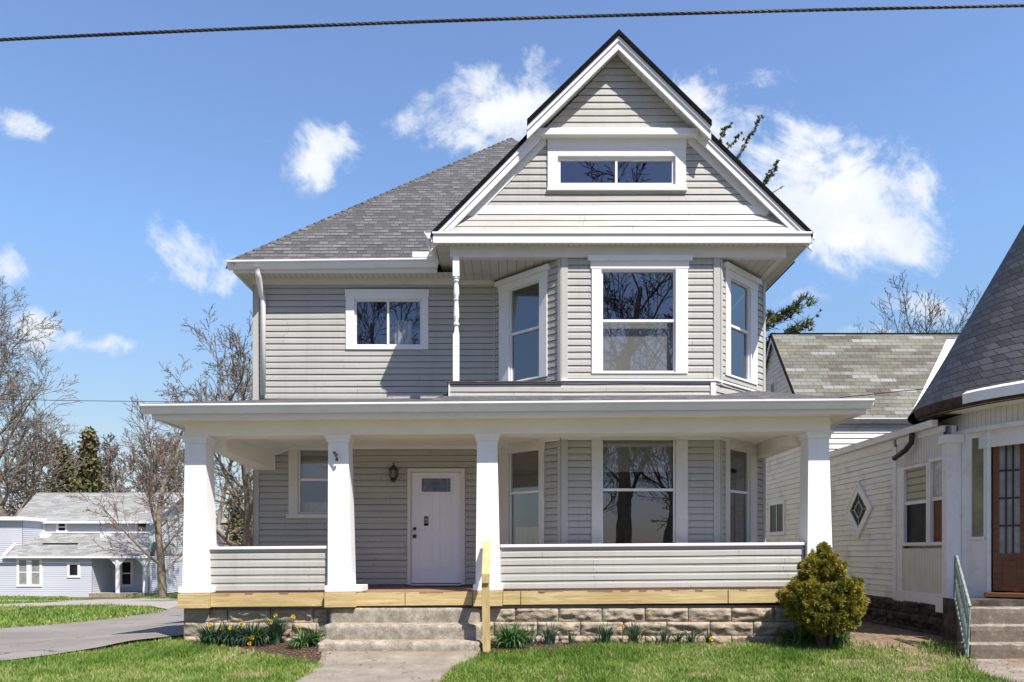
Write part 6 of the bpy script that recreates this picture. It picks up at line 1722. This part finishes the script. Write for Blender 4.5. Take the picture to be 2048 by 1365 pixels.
smallwin(fup, (fup.U(73), fup.U(86), Z(1062, Yu), Z(1047, Yu)), 'left small upper window'); smallwin(fup, (fup.U(118), fup.U(131), Z(1062, Yu), Z(1047, Yu)), 'right small upper window')
frc = Fr((X(180, 42), 42.0), (X(300, 42), 42.0))
smallwin(frc, (frc.U(245), frc.U(262), Z(1171, 42) + .05, Z(1125, 42)), 'tall window at the back of the small porch')
c = MB(); frc.box(c, frc.U(192), frc.U(208), 0, .06, zg + .25, Z(1127, 42)); o = c.build('door', 'white', fh); c = MB(); frc.box(c, frc.U(196), frc.U(204), .06, .065, zg + .9, Z(1133, 42)); c.build('door_glass', 'glass_dim', o)
c = MB(); c.box(lxp, lx1, Yl - .3, 42.0, zg - .1, zg + .22); c.build('porch_floor', 'concrete', fh)
for px in (236, 290):
    c = MB(); x_ = X(px, Yl - .1); c.box(x_ - .08, x_ + .08, Yl - .2, Yl - .05, zg + .22, zle - .1)
    c.prism([(x_ - .45, zle - .12), (x_ + .45, zle - .12), (x_ + .1, zle - .5), (x_ - .1, zle - .5)], Yl - .15, Yl - .1); c.build('porch_post', 'white', fh)
c = MB(); yw_ = 41.2; xw0, xw1 = X(-300, yw_), X(45, yw_)
siding(c, Fr((xw0, yw_), (xw1, yw_)), zle - .1, Z(1042, yw_), pitch=.115, prof=PROF_FLAT, step=5); siding(c, Fr((xw1, yw_), (xw1, 43)), zle, Z(1042, yw_), pitch=.115, prof=PROF_FLAT, step=5)
c.build('wing_wall', 'slatewall', fh)
c = MB(); c.box(xw0 - .2, xw1 + .2, yw_ - .25, 45, Z(1041.5, yw_), Z(1034, yw_)); c.build('wing_cornice', 'white', fh)
# small gabled hood at the right end
c = MB(); hx = X(311, 40.5); c.prism([(hx - .55, zle), (hx, zle + .75), (hx + .55, zle)], 40.2, 42.6); c.build('entry_hood', 'far_shingle', fh)
c = MB(); c.box(hx - .5, hx - .38, 40.3, 40.42, zg, zle); c.box(hx + .38, hx + .5, 40.3, 40.42, zg, zle); c.build('hood_post', 'white', fh)
c = MB(); b_ = G(294, 1190); c.box(b_.x - .03, b_.x + .45, b_.y, b_.y + .5, b_.z + .5, b_.z + 1.1); c.tube([(b_.x + .2, b_.y + .2, b_.z), (b_.x + .2, b_.y + .2, b_.z + .5)], .05, 6)
M['orange'] = pm('orange_bag', (.55, .24, .04), (.45, .18, .05), 4, .6); 
tag(c.build('yard_cart', 'orange', bev=.08), 'small orange covered cart beside the porch post of the blue grey house', 'cart')

# small brick house beyond
bh = root('brick_house', (X(480, 62), 62, -1), 'low red brick house with a dark roof seen under the porch beam', 'house')
c = MB(); c.box(X(440, 62), X(540, 62), 62, 70, -1.3, Z(1045, 62)); c.build('wall', 'brick', bh)
c = MB(); c.face([(X(432, 61.5), 61.5, Z(1046, 61.5)), (X(545, 61.5), 61.5, Z(1046, 61.5)), (X(545, 61.5), 66, Z(1020, 66)), (X(436, 61.5), 66, Z(1020, 66))]); c.build('roof', 'far_shingle', bh)
g2 = root('shed', (X(440, 50), 50, -1), 'grey gabled shed roof between the first column and the brick house', 'shed')
c = MB(); c.prism([(X(408, 50), -1.2), (X(455, 50), -1.2), (X(455, 50), Z(1090, 50)), (X(432, 50), Z(1052, 50)), (X(408, 50), Z(1085, 50))], 50, 54); c.build('wall', 'slatewall', g2)
c = MB(); c.prism([(X(432, 50), Z(1050, 50)), (X(458, 50), Z(1092, 50)), (X(454, 50), Z(1094, 50)), (X(432, 50), Z(1057, 50)), (X(408, 50), Z(1090, 50)), (X(404, 50), Z(1088, 50))], 49.7, 54.2); c.build('roof', 'far_shingle', g2)

# ------------------------------------------------------------ overhead wires
def cable(name, pts, rad, lab, n=60, twist=False):
    mb = MB(); P_ = [Vector(p) for p in pts]
    def ev(t):
        a, b, c_ = P_; return a * (1 - t) ** 2 + b * 2 * t * (1 - t) + c_ * t * t
    if twist:
        for s in range(3):
            q = []
            for i in range(n * 14 + 1):
                t = i / (n * 14); p = ev(t); w_ = i * .62 + s * 2.094; q.append(p + Vector((0, math.cos(w_), math.sin(w_))) * rad * .42)
            mb.tube(q, rad * .66, 6)
    else: mb.tube([ev(i / n) for i in range(n + 1)], rad, 6)
    return tag(mb.build(name, 'wirem'), lab, 'cable')
Yc = 5.3
cable('overhead_cable', (P(-500, 108, Yc), P(900, 22, Yc), P(2700, 2, Yc)), .0105, 'thick twisted black cable crossing the top of the sky', twist=True)
cable('overhead_wire', (P(-300, 790, 30), P(300, 812, 30), P(900, 800, 30)), .012, 'thin black wire crossing the sky above the blue grey house')
cable('service_wire', (P(1560, 810, 14.5), P(1740, 788, 14.5), P(1875, 776, 13.9)), .008, 'thin wire running low across the shingled roof to the turret')
